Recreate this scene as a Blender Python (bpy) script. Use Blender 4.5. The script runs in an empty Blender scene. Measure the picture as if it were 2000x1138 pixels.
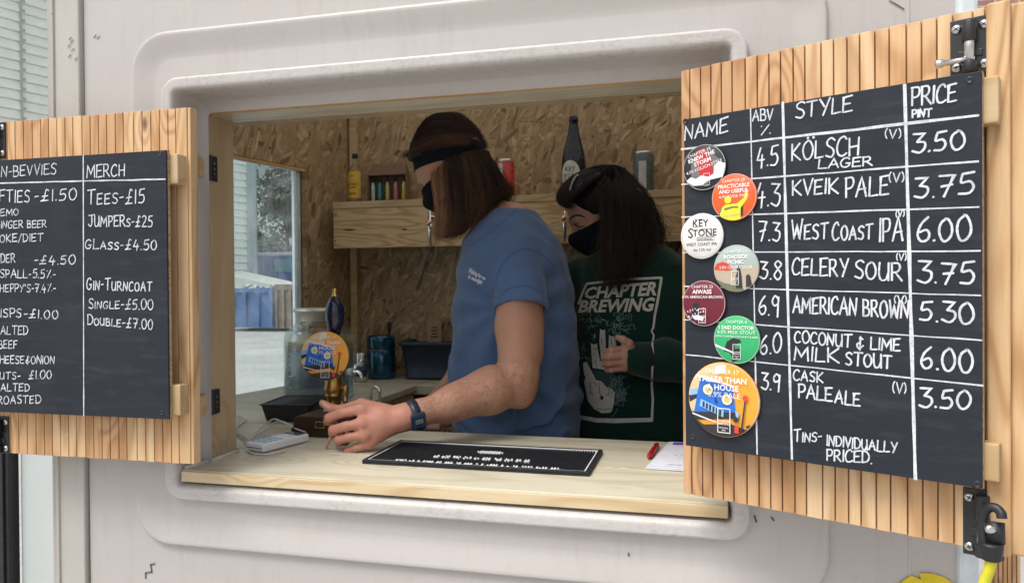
import bpy, bmesh, math, random
import numpy as np
from mathutils import Vector, Matrix
from mathutils.bvhtree import BVHTree
random.seed(7); rng = np.random.default_rng(7)
R = math.radians
SC = bpy.context.scene
COL = SC.collection

# ------------------------------------------------------------------ camera, sky, sun, exposure
FPX, CX, CY = 1450.0, 1000.0, 569.0
_u = np.array([-.0073, 1, .00828]); _u /= np.linalg.norm(_u)
def _dc(px, py): return np.array([(px-CX)/FPX, -(py-CY)/FPX, -1.0])
_x = -_dc(-4661, 599); _x -= _u*(_x@_u); _x /= np.linalg.norm(_x)
_y = np.cross(_u, _x)
RM = np.array([_x, _y, _u]); CAM = np.array([0, 0, 1.55])
cd = bpy.data.cameras.new('camera'); cam = bpy.data.objects.new('camera', cd); COL.objects.link(cam)
M4 = Matrix.Identity(4)
for i in range(3):
    for j in range(3): M4[i][j] = RM[i, j]
    M4[i][3] = CAM[i]
cam.matrix_world = M4
cd.sensor_width = 36; cd.lens = 36*FPX/2000; cd.clip_start = .02; cd.clip_end = 900
SC.camera = cam
def ray(px, py): return RM @ _dc(px, py)
def P(px, py, Y): d = ray(px, py); return CAM + d*(Y/d[1])
def PZ(px, py, Z): d = ray(px, py); return CAM + d*((Z-CAM[2])/d[2])

SUN_EL, SUN_AZ = R(60), R(216)       # azimuth measured clockwise from +y (behind the camera, slightly left)
w = bpy.data.worlds.new('World'); SC.world = w; w.use_nodes = True
nt = w.node_tree; bg = nt.nodes['Background']
sk = nt.nodes.new('ShaderNodeTexSky'); sk.sky_type = 'NISHITA'; sk.sun_disc = False
sk.sun_elevation = SUN_EL; sk.sun_rotation = SUN_AZ; sk.air_density = 1.2; sk.dust_density = 5.0; sk.ozone_density = 1.0
hs = nt.nodes.new('ShaderNodeHueSaturation'); hs.inputs['Saturation'].default_value = .42
nt.links.new(sk.outputs[0], hs.inputs['Color']); nt.links.new(hs.outputs[0], bg.inputs['Color'])
bg.inputs['Strength'].default_value = .135
sl = bpy.data.lights.new('sun', 'SUN'); sl.energy = 1.5; sl.angle = R(25); sl.color = (1, .96, .9)
so = bpy.data.objects.new('sun', sl); COL.objects.link(so)
so.rotation_euler = Vector((-math.sin(SUN_AZ)*math.cos(SUN_EL), -math.cos(SUN_AZ)*math.cos(SUN_EL), -math.sin(SUN_EL))).to_track_quat('-Z', 'Y').to_euler()
so.location = (0, -5, 8)
SC.view_settings.view_transform = 'Standard'; SC.view_settings.look = 'None'
SC.view_settings.gamma = 1; SC.view_settings.exposure = .52

# ------------------------------------------------------------------ materials
class NT:
    def __init__(s, name):
        s.m = bpy.data.materials.new(name); s.m.use_nodes = True; s.t = s.m.node_tree
        s.b = s.t.nodes['Principled BSDF']; s._tc = None
    def n(s, typ, **kw):
        nd = s.t.nodes.new('ShaderNode'+typ)
        for k, v in kw.items():
            if k in nd.inputs: s.put(nd, k, v)
            else: setattr(nd, k, v)
        return nd
    def put(s, nd, k, v):
        if isinstance(v, bpy.types.NodeSocket): s.t.links.new(v, nd.inputs[k])
        else:
            if isinstance(v, (tuple, list)) and len(v) == 3 and nd.inputs[k].type == 'RGBA': v = (*v, 1)
            nd.inputs[k].default_value = v
    def obj(s):
        if not s._tc: s._tc = s.t.nodes.new('ShaderNodeTexCoord')
        return s._tc.outputs['Object']
    def mp(s, scale=(1, 1, 1), rot=(0, 0, 0), loc=(0, 0, 0), vec=None):
        nd = s.n('Mapping'); s.put(nd, 'Vector', vec or s.obj())
        nd.inputs['Scale'].default_value = scale; nd.inputs['Rotation'].default_value = rot; nd.inputs['Location'].default_value = loc
        return nd.outputs[0]
    def noise(s, vec, scale=5, detail=4, rough=.55, dist=0):
        nd = s.n('TexNoise'); s.put(nd, 'Vector', vec)
        nd.inputs['Scale'].default_value = scale; nd.inputs['Detail'].default_value = detail
        nd.inputs['Roughness'].default_value = rough; nd.inputs['Distortion'].default_value = dist
        return nd.outputs['Fac']
    def ramp(s, fac, stops):
        nd = s.n('ValToRGB'); s.put(nd, 'Fac', fac); e = nd.color_ramp.elements
        while len(e) < len(stops): e.new(.5)
        for el, (p, c) in zip(e, stops):
            el.position = p; el.color = (c, c, c, 1) if isinstance(c, (int, float)) else (*c, 1)
        return nd.outputs[0]
    def mix(s, fac, a, b, mode='MIX'):
        nd = s.n('MixRGB', blend_type=mode)
        s.put(nd, 'Fac', fac); s.put(nd, 'Color1', a); s.put(nd, 'Color2', b)
        return nd.outputs[0]
    def math(s, op, a, b=0.0):
        nd = s.n('Math', operation=op); s.put(nd, 0, a) if False else None
        for i, v in enumerate((a, b)):
            if isinstance(v, bpy.types.NodeSocket): s.t.links.new(v, nd.inputs[i])
            else: nd.inputs[i].default_value = v
        return nd.outputs[0]
    def bump(s, h, strength=.2, dist=.002):
        nd = s.n('Bump'); s.put(nd, 'Height', h); nd.inputs['Strength'].default_value = strength; nd.inputs['Distance'].default_value = dist
        s.t.links.new(nd.outputs[0], s.b.inputs['Normal'])
    def set(s, **kw):
        for k, v in kw.items(): s.put(s.b, {'col': 'Base Color', 'rough': 'Roughness', 'metal': 'Metallic', 'spec': 'Specular IOR Level', 'trans': 'Transmission Weight', 'ior': 'IOR', 'coat': 'Coat Weight', 'sss': 'Subsurface Weight', 'alpha': 'Alpha', 'sheen': 'Sheen Weight'}[k], v)
        return s
def plain(name, col, rough=.5, metal=0, var=.12, scale=30, spec=.5, bump=0, **kw):
    t = NT(name); f = t.noise(t.obj(), scale, 5, .6)
    c2 = tuple(max(0, c*(1-var)) for c in col); c1 = tuple(min(1, c*(1+var)) for c in col)
    t.set(col=t.ramp(f, [(.3, c2), (.7, c1)]), metal=metal, spec=spec, **kw)
    t.set(rough=t.ramp(t.noise(t.obj(), scale*2.3, 4), [(.3, max(.03, rough-.08)), (.7, min(1, rough+.1))]))
    if bump: t.bump(t.noise(t.obj(), scale*6, 3), bump, .001)
    return t.m
def wood(name, pale, mid, dark, axis='z', ring=28, fibre=160, tone=False, knots=True, rough=.6, spec=.3, contrast=1.0, seed=0):
    t = NT(name); L = (seed*3.7, seed*1.3, seed*2.1)
    def st(along, across):
        return {'x': (along, across, across), 'y': (across, along, across), 'z': (across, across, along)}[axis]
    v0 = t.obj()
    if tone:
        at = t.n('Attribute', attribute_name='tone'); 
        sh = t.n('VectorMath', operation='MULTIPLY_ADD'); t.t.links.new(at.outputs['Vector'], sh.inputs[0])
        sh.inputs[1].default_value = (7.3, 5.1, 3.3); t.t.links.new(v0, sh.inputs[2]); v0 = sh.outputs[0]
    low = t.noise(t.mp(st(.9, 5), loc=L, vec=v0), 1, 3, .5, .4)
    kn = t.n('TexVoronoi'); t.put(kn, 'Vector', t.mp(st(3.2, 7), loc=(L[1], L[0], L[2]), vec=v0)); kn.inputs['Scale'].default_value = 1.0
    kd = kn.outputs['Distance']
    kfar = t.ramp(kd, [(.02, 1), (.30, 0)])
    ph = t.math('ADD', t.math('MULTIPLY', low, float(ring)), t.math('MULTIPLY', kfar, 3.0 if knots else 0.0))
    rings = t.math('ADD', t.math('MULTIPLY', t.math('SINE', t.math('MULTIPLY', ph, 6.283)), .5), .5)
    rings = t.math('POWER', rings, 1.6)
    fib = t.noise(t.mp(st(4, fibre), loc=L, vec=v0), 1, 4, .7)
    fib2 = t.noise(t.mp(st(14, fibre*4), loc=L, vec=v0), 1, 3, .7)
    g = t.math('ADD', t.math('MULTIPLY', rings, .55*contrast), t.math('MULTIPLY', fib, .45))
    c = t.ramp(g, [(.12, pale), (.5, mid), (.95, dark)])
    c = t.mix(t.ramp(fib2, [(.5, 0), (.75, .28)]), c, dark)
    if knots:
        core = t.ramp(kd, [(.03, 1), (.075, 0)])
        c = t.mix(t.math('MULTIPLY', core, .85), c, tuple(d*.32 for d in dark))
    if tone:
        sx = t.n('SeparateXYZ'); t.t.links.new(at.outputs['Vector'], sx.inputs[0])
        k = t.ramp(sx.outputs[0], [(0, (.74, .62, .54)), (.45, (.92, .82, .75)), (.75, (1, .97, .93)), (1, (1.0, 1.0, 1.0))])
        c = t.mix(1.0, c, k, 'MULTIPLY')
    big = t.noise(t.mp((2, 2, 2), loc=L), 1.3, 3)
    c = t.mix(.3, c, t.ramp(big, [(.3, .72), (.7, 1.0)]), 'MULTIPLY')
    t.set(col=c, rough=rough, spec=spec); t.bump(g, .15, .0012)
    return t.m
MT = {}
def build_materials():
    M = MT
    M['counter'] = wood('pale_pine', (.62, .585, .465), (.55, .51, .385), (.40, .335, .225), 'x', 7, 120, rough=.42, seed=1, contrast=.75)
    M['counter_edge'] = wood('pine_edge', (.68, .56, .37), (.63, .49, .30), (.50, .345, .18), 'x', 14, 90, rough=.5, seed=9, contrast=.9)
    M['lintel'] = wood('orange_pine', (.62, .40, .20), (.58, .35, .16), (.44, .23, .09), 'x', 10, 90, seed=6, contrast=.8)
    M['jamb'] = wood('pine_upright', (.50, .385, .25), (.44, .33, .20), (.34, .24, .13), 'z', 6, 90, seed=2, contrast=.6)
    M['shelfw'] = wood('shelf_pine', (.66, .485, .29), (.58, .405, .215), (.42, .255, .115), 'x', 26, 60, seed=3, contrast=1.1, knots=False)
    M['slat'] = wood('larch_slat', (.74, .54, .33), (.64, .425, .235), (.40, .215, .10), 'z', 13, 150, tone=True, knots=True, contrast=.85, seed=4)
    M['edgew'] = wood('larch_edge', (.68, .47, .27), (.58, .365, .185), (.38, .20, .08), 'z', 14, 80, seed=5, contrast=.9, knots=False)
    M['batten'] = wood('batten_pine', (.58, .44, .27), (.53, .385, .21), (.42, .28, .13), 'x', 8, 90, seed=7, knots=False)
    M['groove'] = plain('groove_shade_wood', (.20, .10, .045), .7)
    # OSB
    t = NT('osb'); cols = []
    for i, (ang, sc) in enumerate(((.1, (46, 34, 11)), (.85, (50, 34, 12)), (1.5, (46, 34, 11)), (2.25, (54, 34, 13)), (2.85, (56, 34, 13)))):
        wv = t.n('VectorMath', operation='MULTIPLY_ADD')
        nn = t.n('TexNoise'); t.put(nn, 'Vector', t.mp((4, 4, 4), loc=(i, i, i))); nn.inputs['Scale'].default_value = 2.5
        t.t.links.new(nn.outputs['Color'], wv.inputs[0]); wv.inputs[1].default_value = (.022, .022, .022); t.t.links.new(t.obj(), wv.inputs[2])
        rt = t.mp((1, 1, 1), rot=(0, ang, 0), vec=wv.outputs[0])
        v = t.n('TexVoronoi'); t.put(v, 'Vector', t.mp(sc, vec=rt, loc=(i*3.1, 0, i*1.7))); v.inputs['Scale'].default_value = 1.25; v.inputs['Randomness'].default_value = 1
        sp = t.n('SeparateColor'); t.t.links.new(v.outputs['Color'], sp.inputs[0])
        c = t.ramp(sp.outputs[0], [(0, (.20, .115, .055)), (.12, (.36, .24, .128)), (.5, (.44, .305, .170)), (.82, (.50, .36, .205)), (1, (.64, .49, .30))])
        gr = t.noise(t.mp((260, 20, 20), vec=rt), 1, 3)
        c = t.mix(.4, c, t.ramp(gr, [(.3, .55), (.7, 1.0)]), 'MULTIPLY')
        cols.append((c, sp.outputs[1], v.outputs['Distance']))
    c = cols[0][0]
    for cc, sel, d in cols[1:]:
        c = t.mix(t.ramp(sel, [(.52, 0), (.56, 1)]), c, cc)
    c = t.mix(.5, c, t.ramp(t.noise(t.mp((3, 3, 3)), 3, 5), [(.3, .6), (.7, 1)]), 'MULTIPLY')
    t.set(col=c, rough=.55, spec=.35); t.bump(c, .25, .002); M['osb'] = t.m
    # trailer paint: aged pinkish-white gloss on fibreglass, grime and small scuffs
    def paint(name, base, wear):
        t = NT(name); g1 = t.noise(t.mp((1, 1, 2.2)), 2.2, 5, .6); g2 = t.noise(t.mp((28, 28, 3.5)), 1.6, 4, .7)
        c = t.ramp(g1, [(.3, tuple(b*.93 for b in base)), (.7, base)])
        c = t.mix(t.ramp(g2, [(.52, 0), (.8, .34)]), c, (.36, .31, .27))
        sp = t.noise(t.mp((1, 1, 1)), 55, 3, .6); sel = t.noise(t.mp((1, 1, 1), loc=(4, 2, 1)), 6, 2)
        spots = t.math('MULTIPLY', t.ramp(sp, [(.70, 0), (.76, 1)]), t.ramp(sel, [(.55, 0), (.68, 1)]))
        c = t.mix(t.math('MULTIPLY', spots, .7), c, (.16, .13, .11))
        if wear:
            wn = t.noise(t.mp((22, 22, 44)), 3, 7, .78, .3); w2 = t.noise(t.mp((5, 5, 5)), 2.5, 2)
            wf = t.math('MULTIPLY', t.ramp(wn, [(.48, 0), (.62, 1)]), t.ramp(w2, [(.35, .15), (.6, 1)]))
            c = t.mix(t.math('MULTIPLY', wf, wear), c, (.33, .305, .285))
            wk = t.noise(t.mp((9, 9, 40)), 4, 3, .6)
            c = t.mix(t.ramp(wk, [(.72, 0), (.76, .8)]), c, (.12, .10, .09))
        t.set(col=c, rough=t.ramp(g2, [(.3, .32), (.7, .5)]), spec=.45); t.bump(t.noise(t.obj(), 60, 3), .06, .002)
        return t.m
    M['paint'] = paint('pink_white_paint', (.495, .466, .450), 0)
    M['paint_lip'] = paint('worn_white_paint', (.54, .518, .500), .6)
    M['trim'] = paint('cream_trim', (.47, .455, .42), .15)
    M['black'] = plain('black_metal', (.018, .019, .022), .42, 0, .3, spec=.5)
    M['blackplastic'] = plain('black_plastic', (.014, .015, .018), .45, 0, .3)
    M['rubber'] = plain('black_rubber', (.010, .011, .016), .55, 0, .3, spec=.4)
    M['navyplastic'] = plain('navy_plastic', (.012, .026, .052), .42, 0, .15)
    M['zinc'] = plain('zinc_steel', (.62, .63, .64), .3, 1, .1)
    M['steel'] = plain('brushed_steel', (.55, .52, .48), .28, 1, .12)
    M['chrome'] = plain('chrome', (.75, .75, .75), .12, 1, .05)
    M['brass'] = plain('aged_brass', (.46, .27, .085), .34, 1, .25, 14)
    M['gold'] = plain('gold_brass', (.70, .46, .13), .25, 1, .1)
    M['handleblue'] = plain('navy_lacquer', (.007, .010, .040), .22, 0, .2, coat=.3)
    M['teal'] = plain('teal_flask', (.010, .085, .155), .22, .55, .1, coat=.6)
    t = NT('chalkboard_black'); g = t.noise(t.mp((1, 1, 1)), 7, 5, .65, .6)
    c = t.ramp(g, [(.3, (.015, .019, .027)), (.72, (.023, .028, .038))])
    sm = t.noise(t.mp((5, 5, 30), rot=(0, .5, 0)), 2.2, 4, .7)
    c = t.mix(t.ramp(sm, [(.52, 0), (.8, .5)]), c, (.055, .063, .078))
    t.set(col=c, rough=.5, spec=.25); M['slate'] = t.m
    def chalk(name, lo, seed, hi=.68):
        t = NT(name); f = t.noise(t.mp((1, 1, 1), loc=(seed, 0, 0)), 90, 4, .6)
        f2 = t.noise(t.mp((1, 1, 1), loc=(seed, 3, 0)), 300, 2, .6)
        c = t.ramp(t.math('ADD', t.math('MULTIPLY', f, .6), t.math('MULTIPLY', f2, .4)), [(.36, lo), (.56, (hi, hi*1.02, hi*1.07))])
        t.set(col=c, rough=.9, spec=.1); return t.m
    M['chalk'] = chalk('white_chalk_pen', (.42, .45, .51), 1)
    M['chalk2'] = chalk('faint_chalk_pen', (.22, .245, .29), 5)
    M['plywood'] = wood('plywood_edge', (.50, .385, .25), (.42, .30, .18), (.26, .17, .09), 'x', 40, 90, knots=False)
    # glass
    t = NT('window_glass'); o = t.t.nodes['Material Output']
    gl = t.n('BsdfGlossy'); gl.inputs['Roughness'].default_value = .02; gl.inputs['Color'].default_value = (.9, .95, 1, 1)
    tr = t.n('BsdfTransparent'); tr.inputs['Color'].default_value = (.90, .96, .965, 1)
    fr = t.n('Fresnel'); fr.inputs['IOR'].default_value = 1.3
    mx = t.n('MixShader'); t.t.links.new(fr.outputs[0], mx.inputs[0]); t.t.links.new(tr.outputs[0], mx.inputs[1]); t.t.links.new(gl.outputs[0], mx.inputs[2])
    df = t.n('BsdfTranslucent'); df.inputs['Color'].default_value = (.85, .9, .92, 1)
    d1 = t.noise(t.mp((1, 1, 1)), 7, 6, .7, .8); d2 = t.noise(t.mp((1, 1, 1)), 90, 3, .7); d3 = t.noise(t.mp((50, 50, 5)), 1.5, 3, .6)
    dirt = t.math('ADD', t.math('MULTIPLY', t.ramp(d1, [(.42, .05), (.72, .27)]), t.ramp(d3, [(.3, .5), (.7, 1)])), t.ramp(d2, [(.68, 0), (.78, .35)]))
    mx2 = t.n('MixShader'); t.t.links.new(dirt, mx2.inputs[0]); t.t.links.new(mx.outputs[0], mx2.inputs[1]); t.t.links.new(df.outputs[0], mx2.inputs[2])
    t.t.links.new(mx2.outputs[0], o.inputs[0]); M['pane'] = t.m
    def glass(name, col, rough=.02, body=.15):
        t = NT(name); o = t.t.nodes['Material Output']
        t.set(col=col, rough=t.ramp(t.noise(t.obj(), 40, 3), [(.3, rough), (.7, rough+.04)]), trans=1.0, ior=1.45); t.t.nodes['Principled BSDF']
        tr = t.n('BsdfTransparent'); tr.inputs['Color'].default_value = (*col, 1)
        mx = t.n('MixShader'); mx.inputs[0].default_value = body
        t.t.links.new(tr.outputs[0], mx.inputs[1]); t.t.links.new(t.b.outputs[0], mx.inputs[2]); t.t.links.new(mx.outputs[0], o.inputs[0]); return t.m
    M['glass'] = glass('clear_glass', (.97, .99, .985), .02, .25)
    M['water'] = glass('water_tint', (.74, .83, .85), .02, .16)
    M['pvc'] = plain('white_pvc', (.60, .66, .70), .4)
    M['whiteplastic'] = plain('white_plastic', (.74, .75, .78), .35, 0, .04)
    M['print_white'] = plain('print_white', (.80, .80, .80), .6, 0, .05)
    M['ink'] = plain('printed_ink', (.02, .02, .025), .6)
    M['paper'] = plain('white_paper', (.70, .72, .80), .7, 0, .05)
    M['card'] = plain('brown_card', (.36, .25, .15), .8, 0, .12)
build_materials()
def C(name, col, rough=.5, **k):
    if name not in MT: MT[name] = plain(name, col, rough, **k)
    return MT[name]

# ------------------------------------------------------------------ mesh builder
class MB:
    def __init__(s): s.v = []; s.f = []; s.m = []; s.t = []; s.sm = []; s.tone = .5; s.mi = 0
    def add(s, vs, fs, smooth=False):
        o = len(s.v); s.v += [tuple(map(float, p)) for p in vs]
        for f in fs: s.f.append([i+o for i in f]); s.m.append(s.mi); s.t.append(s.tone); s.sm.append(smooth)
        return s
    def box(s, x0, x1, y0, y1, z0, z1):
        if x0 > x1: x0, x1 = x1, x0
        if y0 > y1: y0, y1 = y1, y0
        if z0 > z1: z0, z1 = z1, z0
        v = [(x, y, z) for x in (x0, x1) for y in (y0, y1) for z in (z0, z1)]
        return s.add(v, [(0, 1, 3, 2), (4, 6, 7, 5), (0, 4, 5, 1), (2, 3, 7, 6), (0, 2, 6, 4), (1, 5, 7, 3)])
    def prism(s, pts, y0, y1):   # polygon in x,z extruded along y
        n = len(pts); v = [(p[0], y0, p[1]) for p in pts]+[(p[0], y1, p[1]) for p in pts]
        a = sum(pts[i][0]*pts[(i+1) % n][1]-pts[(i+1) % n][0]*pts[i][1] for i in range(n))
        fs = [list(range(n)), list(range(2*n-1, n-1, -1))]+[(i, i+n, (i+1) % n+n, (i+1) % n) for i in range(n)]
        if (a > 0) != (y1 > y0): fs = [list(f)[::-1] for f in fs]
        return s.add(v, fs)
    def prismz(s, pts, z0, z1):
        n = len(pts); a = sum(pts[i][0]*pts[(i+1) % n][1]-pts[(i+1) % n][0]*pts[i][1] for i in range(n))
        if a < 0: pts = pts[::-1]
        v = [(p[0], p[1], z0) for p in pts]+[(p[0], p[1], z1) for p in pts]
        return s.add(v, [list(range(n))[::-1], list(range(n, 2*n))]+[(i, (i+1) % n, (i+1) % n+n, i+n) for i in range(n)])
    def lathe(s, prof, c=(0, 0, 0), n=32, smooth=True):
        v = []; f = []
        for r, z in prof:
            for k in range(n):
                a = 2*math.pi*k/n; v.append((c[0]+r*math.cos(a), c[1]+r*math.sin(a), c[2]+z))
        for j in range(len(prof)-1):
            for k in range(n):
                a = j*n+k; b = j*n+(k+1) % n; f.append((a, b, b+n, a+n))
        s.add(v, f, smooth)
        o = len(s.v)-len(v)
        if prof[0][0] > 1e-6: s.f.append([o+k for k in range(n)][::-1]); s.m.append(s.mi); s.t.append(s.tone); s.sm.append(False)
        if prof[-1][0] > 1e-6: s.f.append([o+(len(prof)-1)*n+k for k in range(n)]); s.m.append(s.mi); s.t.append(s.tone); s.sm.append(False)
        return s
    def tube(s, path, r, n=8, cap=True):
        path = [Vector(p) for p in path]; m = len(path)
        rs = r if isinstance(r, (list, tuple, np.ndarray)) else [r]*m
        t0 = (path[1]-path[0]).normalized(); up = Vector((0, 0, 1)) if abs(t0.z) < .9 else Vector((1, 0, 0))
        a = t0.cross(up).normalized(); v = []; f = []
        for i in range(m):
            t = (path[min(i+1, m-1)]-path[max(i-1, 0)]).normalized()
            a = (a-t*a.dot(t)).normalized(); b = t.cross(a)
            for k in range(n):
                q = 2*math.pi*k/n; v.append(path[i]+(a*math.cos(q)+b*math.sin(q))*rs[i])
        for i in range(m-1):
            for k in range(n): f.append((i*n+k, i*n+(k+1) % n, (i+1)*n+(k+1) % n, (i+1)*n+k))
        if cap: f += [list(range(n))[::-1], [(m-1)*n+k for k in range(n)]]
        return s.add(v, f, True)
    def build(s, name, mats, parent=None, bevel=0, seg=2, loc=None, sub=0, auto=None):
        me = bpy.data.meshes.new(name); me.from_pydata(s.v, [], s.f)
        for m in (mats if isinstance(mats, (list, tuple)) else [mats]): me.materials.append(m)
        me.polygons.foreach_set('material_index', s.m); me.polygons.foreach_set('use_smooth', s.sm)
        if len(set(s.t)) > 1:
            at = me.attributes.new('tone', 'FLOAT_VECTOR', 'FACE')
            arr = np.zeros((len(s.f), 3), np.float32); tt = np.array(s.t); arr[:, 0] = tt; arr[:, 1] = (tt*7.31) % 1; arr[:, 2] = (tt*3.17) % 1
            at.data.foreach_set('vector', arr.ravel())
        me.update(); o = bpy.data.objects.new(name, me); COL.objects.link(o)
        if parent: o.parent = parent
        if loc is not None: o.location = loc
        if bevel:
            b = o.modifiers.new('bevel', 'BEVEL'); b.width = bevel; b.segments = seg; b.limit_method = 'ANGLE'; b.angle_limit = R(40)
        if sub:
            b = o.modifiers.new('sub', 'SUBSURF'); b.levels = b.render_levels = sub
        return o
def tag(o, label, cat, group=None, kind=None):
    if label: o['label'] = label
    if cat: o['category'] = cat
    if group: o['group'] = group
    if kind: o['kind'] = kind
    return o
def thing(name, label, cat, loc=(0, 0, 0), rz=0, group=None):
    o = bpy.data.objects.new(name, None); o.empty_display_size = .05; COL.objects.link(o)
    o.location = loc; o.rotation_euler = (0, 0, rz); return tag(o, label, cat, group)
class Frame:     # an upright plane: local x along d, local z up, local y away from its face
    def __init__(s, ox, oy, dx, dy, oz=0):
        L = math.hypot(dx, dy); s.d = np.array([dx/L, dy/L, 0]); s.n = np.array([-dy/L, dx/L, 0]); s.o = np.array([ox, oy, oz]); s.rz = math.atan2(dy, dx)
    def at(s, px, py, off=0.0):
        r = ray(px, py); t = ((s.o+s.n*off-CAM)@s.n)/(r@s.n); p = CAM+r*t-s.o
        return float(p@s.d), float(p[2])
    def w(s, x, y, z): return s.o+s.d*x+s.n*y+np.array([0, 0, z])
def grid_pts(x0, x1, n): return [x0+(x1-x0)*i/(n-1) for i in range(n)]
# ------------------------------------------------------------------ the setting
g = MB().box(-150, 150, -120, 260, -.2, 0)
t = NT('pale_concrete'); n1 = t.noise(t.mp((1, 1, 1)), .6, 6, .65); n2 = t.noise(t.mp((1, 1, 1)), 9, 4, .6)
c = t.ramp(t.math('ADD', t.math('MULTIPLY', n1, .6), t.math('MULTIPLY', n2, .4)), [(.35, (.30, .29, .275)), (.62, (.47, .46, .435))])
t.set(col=c, rough=.85, spec=.3); t.bump(n2, .2, .01); MT['concrete'] = t.m
tag(g.build('ground', MT['concrete']), None, None, kind='structure')

# ------------------------------------------------------------------ the trailer
TX, TY = -.48, 2.17
trailer = thing('catering_trailer', 'pinkish-white moulded trailer with an open serving hatch and plywood-lined inside', 'trailer', (TX, TY, 0))
def tp(mb, name, mats, parent=None, **k):
    return mb.build(name, mats, parent or trailer, loc=(-TX, -TY, 0) if parent is None else None, **k)
def rr(x0, x1, z0, z1, r, nc=8, ne=6):
    pts = []
    cs = [(x1-r, z0+r, -90), (x1-r, z1-r, 0), (x0+r, z1-r, 90), (x0+r, z0+r, 180)]
    arcs = [[(cx+r*math.cos(R(a+90*k/nc)), cz+r*math.sin(R(a+90*k/nc))) for k in range(nc+1)] for cx, cz, a in cs]
    for i in range(4):
        pts += arcs[i]; p, q = arcs[i][-1], arcs[(i+1) % 4][0]
        pts += [(p[0]+(q[0]-p[0])*k/ne, p[1]+(q[1]-p[1])*k/ne) for k in range(1, ne)]
    return pts
def inset(b, d): return (b[0]+d, b[1]-d, b[2]+d, b[3]-d)
loops = []
def lp(b, r, y, mi): loops.append((rr(*b, r), y, mi))
lp((-1.310, .418, .35, 2.62), .002, 1.35, 0)
RIB = (-1.184, .208, 1.003, 2.092)
lp(inset(RIB, -.03), .105, 1.35, 0); lp(inset(RIB, -.003), .087, 1.35, 0)
for d, y in ((0, 1.350), (.0010, 1.3475), (.0022, 1.3425), (.0040, 1.3402), (.0065, 1.3393), (.012, 1.3402), (.028, 1.3440), (.044, 1.3478), (.056, 1.350)):
    lp(inset(RIB, d), .085-d*.8, y, 0)
lp(inset(RIB, .059), .085-.059*.8, 1.35, 0)
LIP = (-1.105, .080, 1.103, 1.992)
lp(inset(LIP, -.003), .044, 1.35, 0)
for d, y, mi in ((0, 1.350, 0), (.0008, 1.344, 0), (.002, 1.336, 1), (.005, 1.3325, 1), (.008, 1.3325, 1), (.019, 1.3328, 1), (.0225, 1.3331, 1), (.027, 1.3345, 1), (.030, 1.340, 1), (.032, 1.352, 1), (.0325, 1.356, 1), (.0365, 1.405, 0), (.037, 1.412, 0), (.060, 1.413, 0)):
    lp(inset(LIP, d), max(.042-d, .010), y, mi)
wall = MB(); L0 = len(loops[0][0])
for k in range(len(loops)-1):
    (a, ya, _), (b, yb, mi) = loops[k], loops[k+1]; wall.mi = mi
    va = [(p[0], ya, p[1]) for p in a]+[(p[0], yb, p[1]) for p in b]
    wall.add(va, [(i, (i+1) % L0, (i+1) % L0+L0, i+L0) for i in range(L0)], True)
wo = tp(wall, 'front_wall', [MT['paint'], MT['paint_lip']])
bm = bmesh.new(); bm.from_mesh(wo.data); bmesh.ops.remove_doubles(bm, verts=bm.verts, dist=1e-5); bm.to_mesh(wo.data); bm.free()
# damaged sticker residue and the hatch seam on the wall
def strip(mb, px_pts, wpx, Y):
    v = []
    for a, b in zip(px_pts, px_pts[1:]):
        p, q = P(*a, Y), P(*b, Y); d = (q-p); n = np.array([-d[2], 0, d[0]]); n = n/np.linalg.norm(n)*wpx/2; e_ = d/np.linalg.norm(d)*wpx/2
        o = len(v); v += [p-n-e_, q-n+e_, q+n+e_, p+n-e_]
    mb.add(v, [(k, k+1, k+2, k+3) for k in range(0, len(v), 4)])
for pts_, w__, yy_ in [([(284, 1128), (284, 1118), (296, 1116), (294, 1102), (302, 1100)], .0028, 1.3485), ([(1738, 2), (1752, 10), (1765, 18)], .002, 1.3485), ([(1474, 1007), (1477, 1018)], .003, 1.3485), ([(1507, 1010), (1511, 1015)], .003, 1.3485), ([(1228, 1080), (1228, 1084)], .003, 1.3485)]+[([q, (q[0]+4, q[1]-5)], .002, 1.3485 if q[0] > 160 else 1.337) for q in ((183, 74), (190, 76), (135, 78), (138, 84), (133, 92), (140, 100), (134, 112), (146, 118))]:
    mk = MB(); strip(mk, pts_, w__, yy_); tp(mk, 'scuff', C('scuff_dark', (.10, .085, .075), .8))
cr = MB().box(-1.388, -1.314, 1.339, 1.40, .35, 2.62); cr.box(-1.386, -1.378, 1.334, 1.345, .35, 2.62)
tp(cr, 'corner_trim', MT['trim'], bevel=.006, seg=3)
sm = MB().box(.3285, .3335, 1.3484, 1.352, .35, 2.62); tp(sm, 'panel_seam', MT['paint'], bevel=.002)
er = MB().box(.400, .432, 1.340, 1.41, .35, 2.62); tp(er, 'corner_trim', MT['pvc'], bevel=.008)
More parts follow.
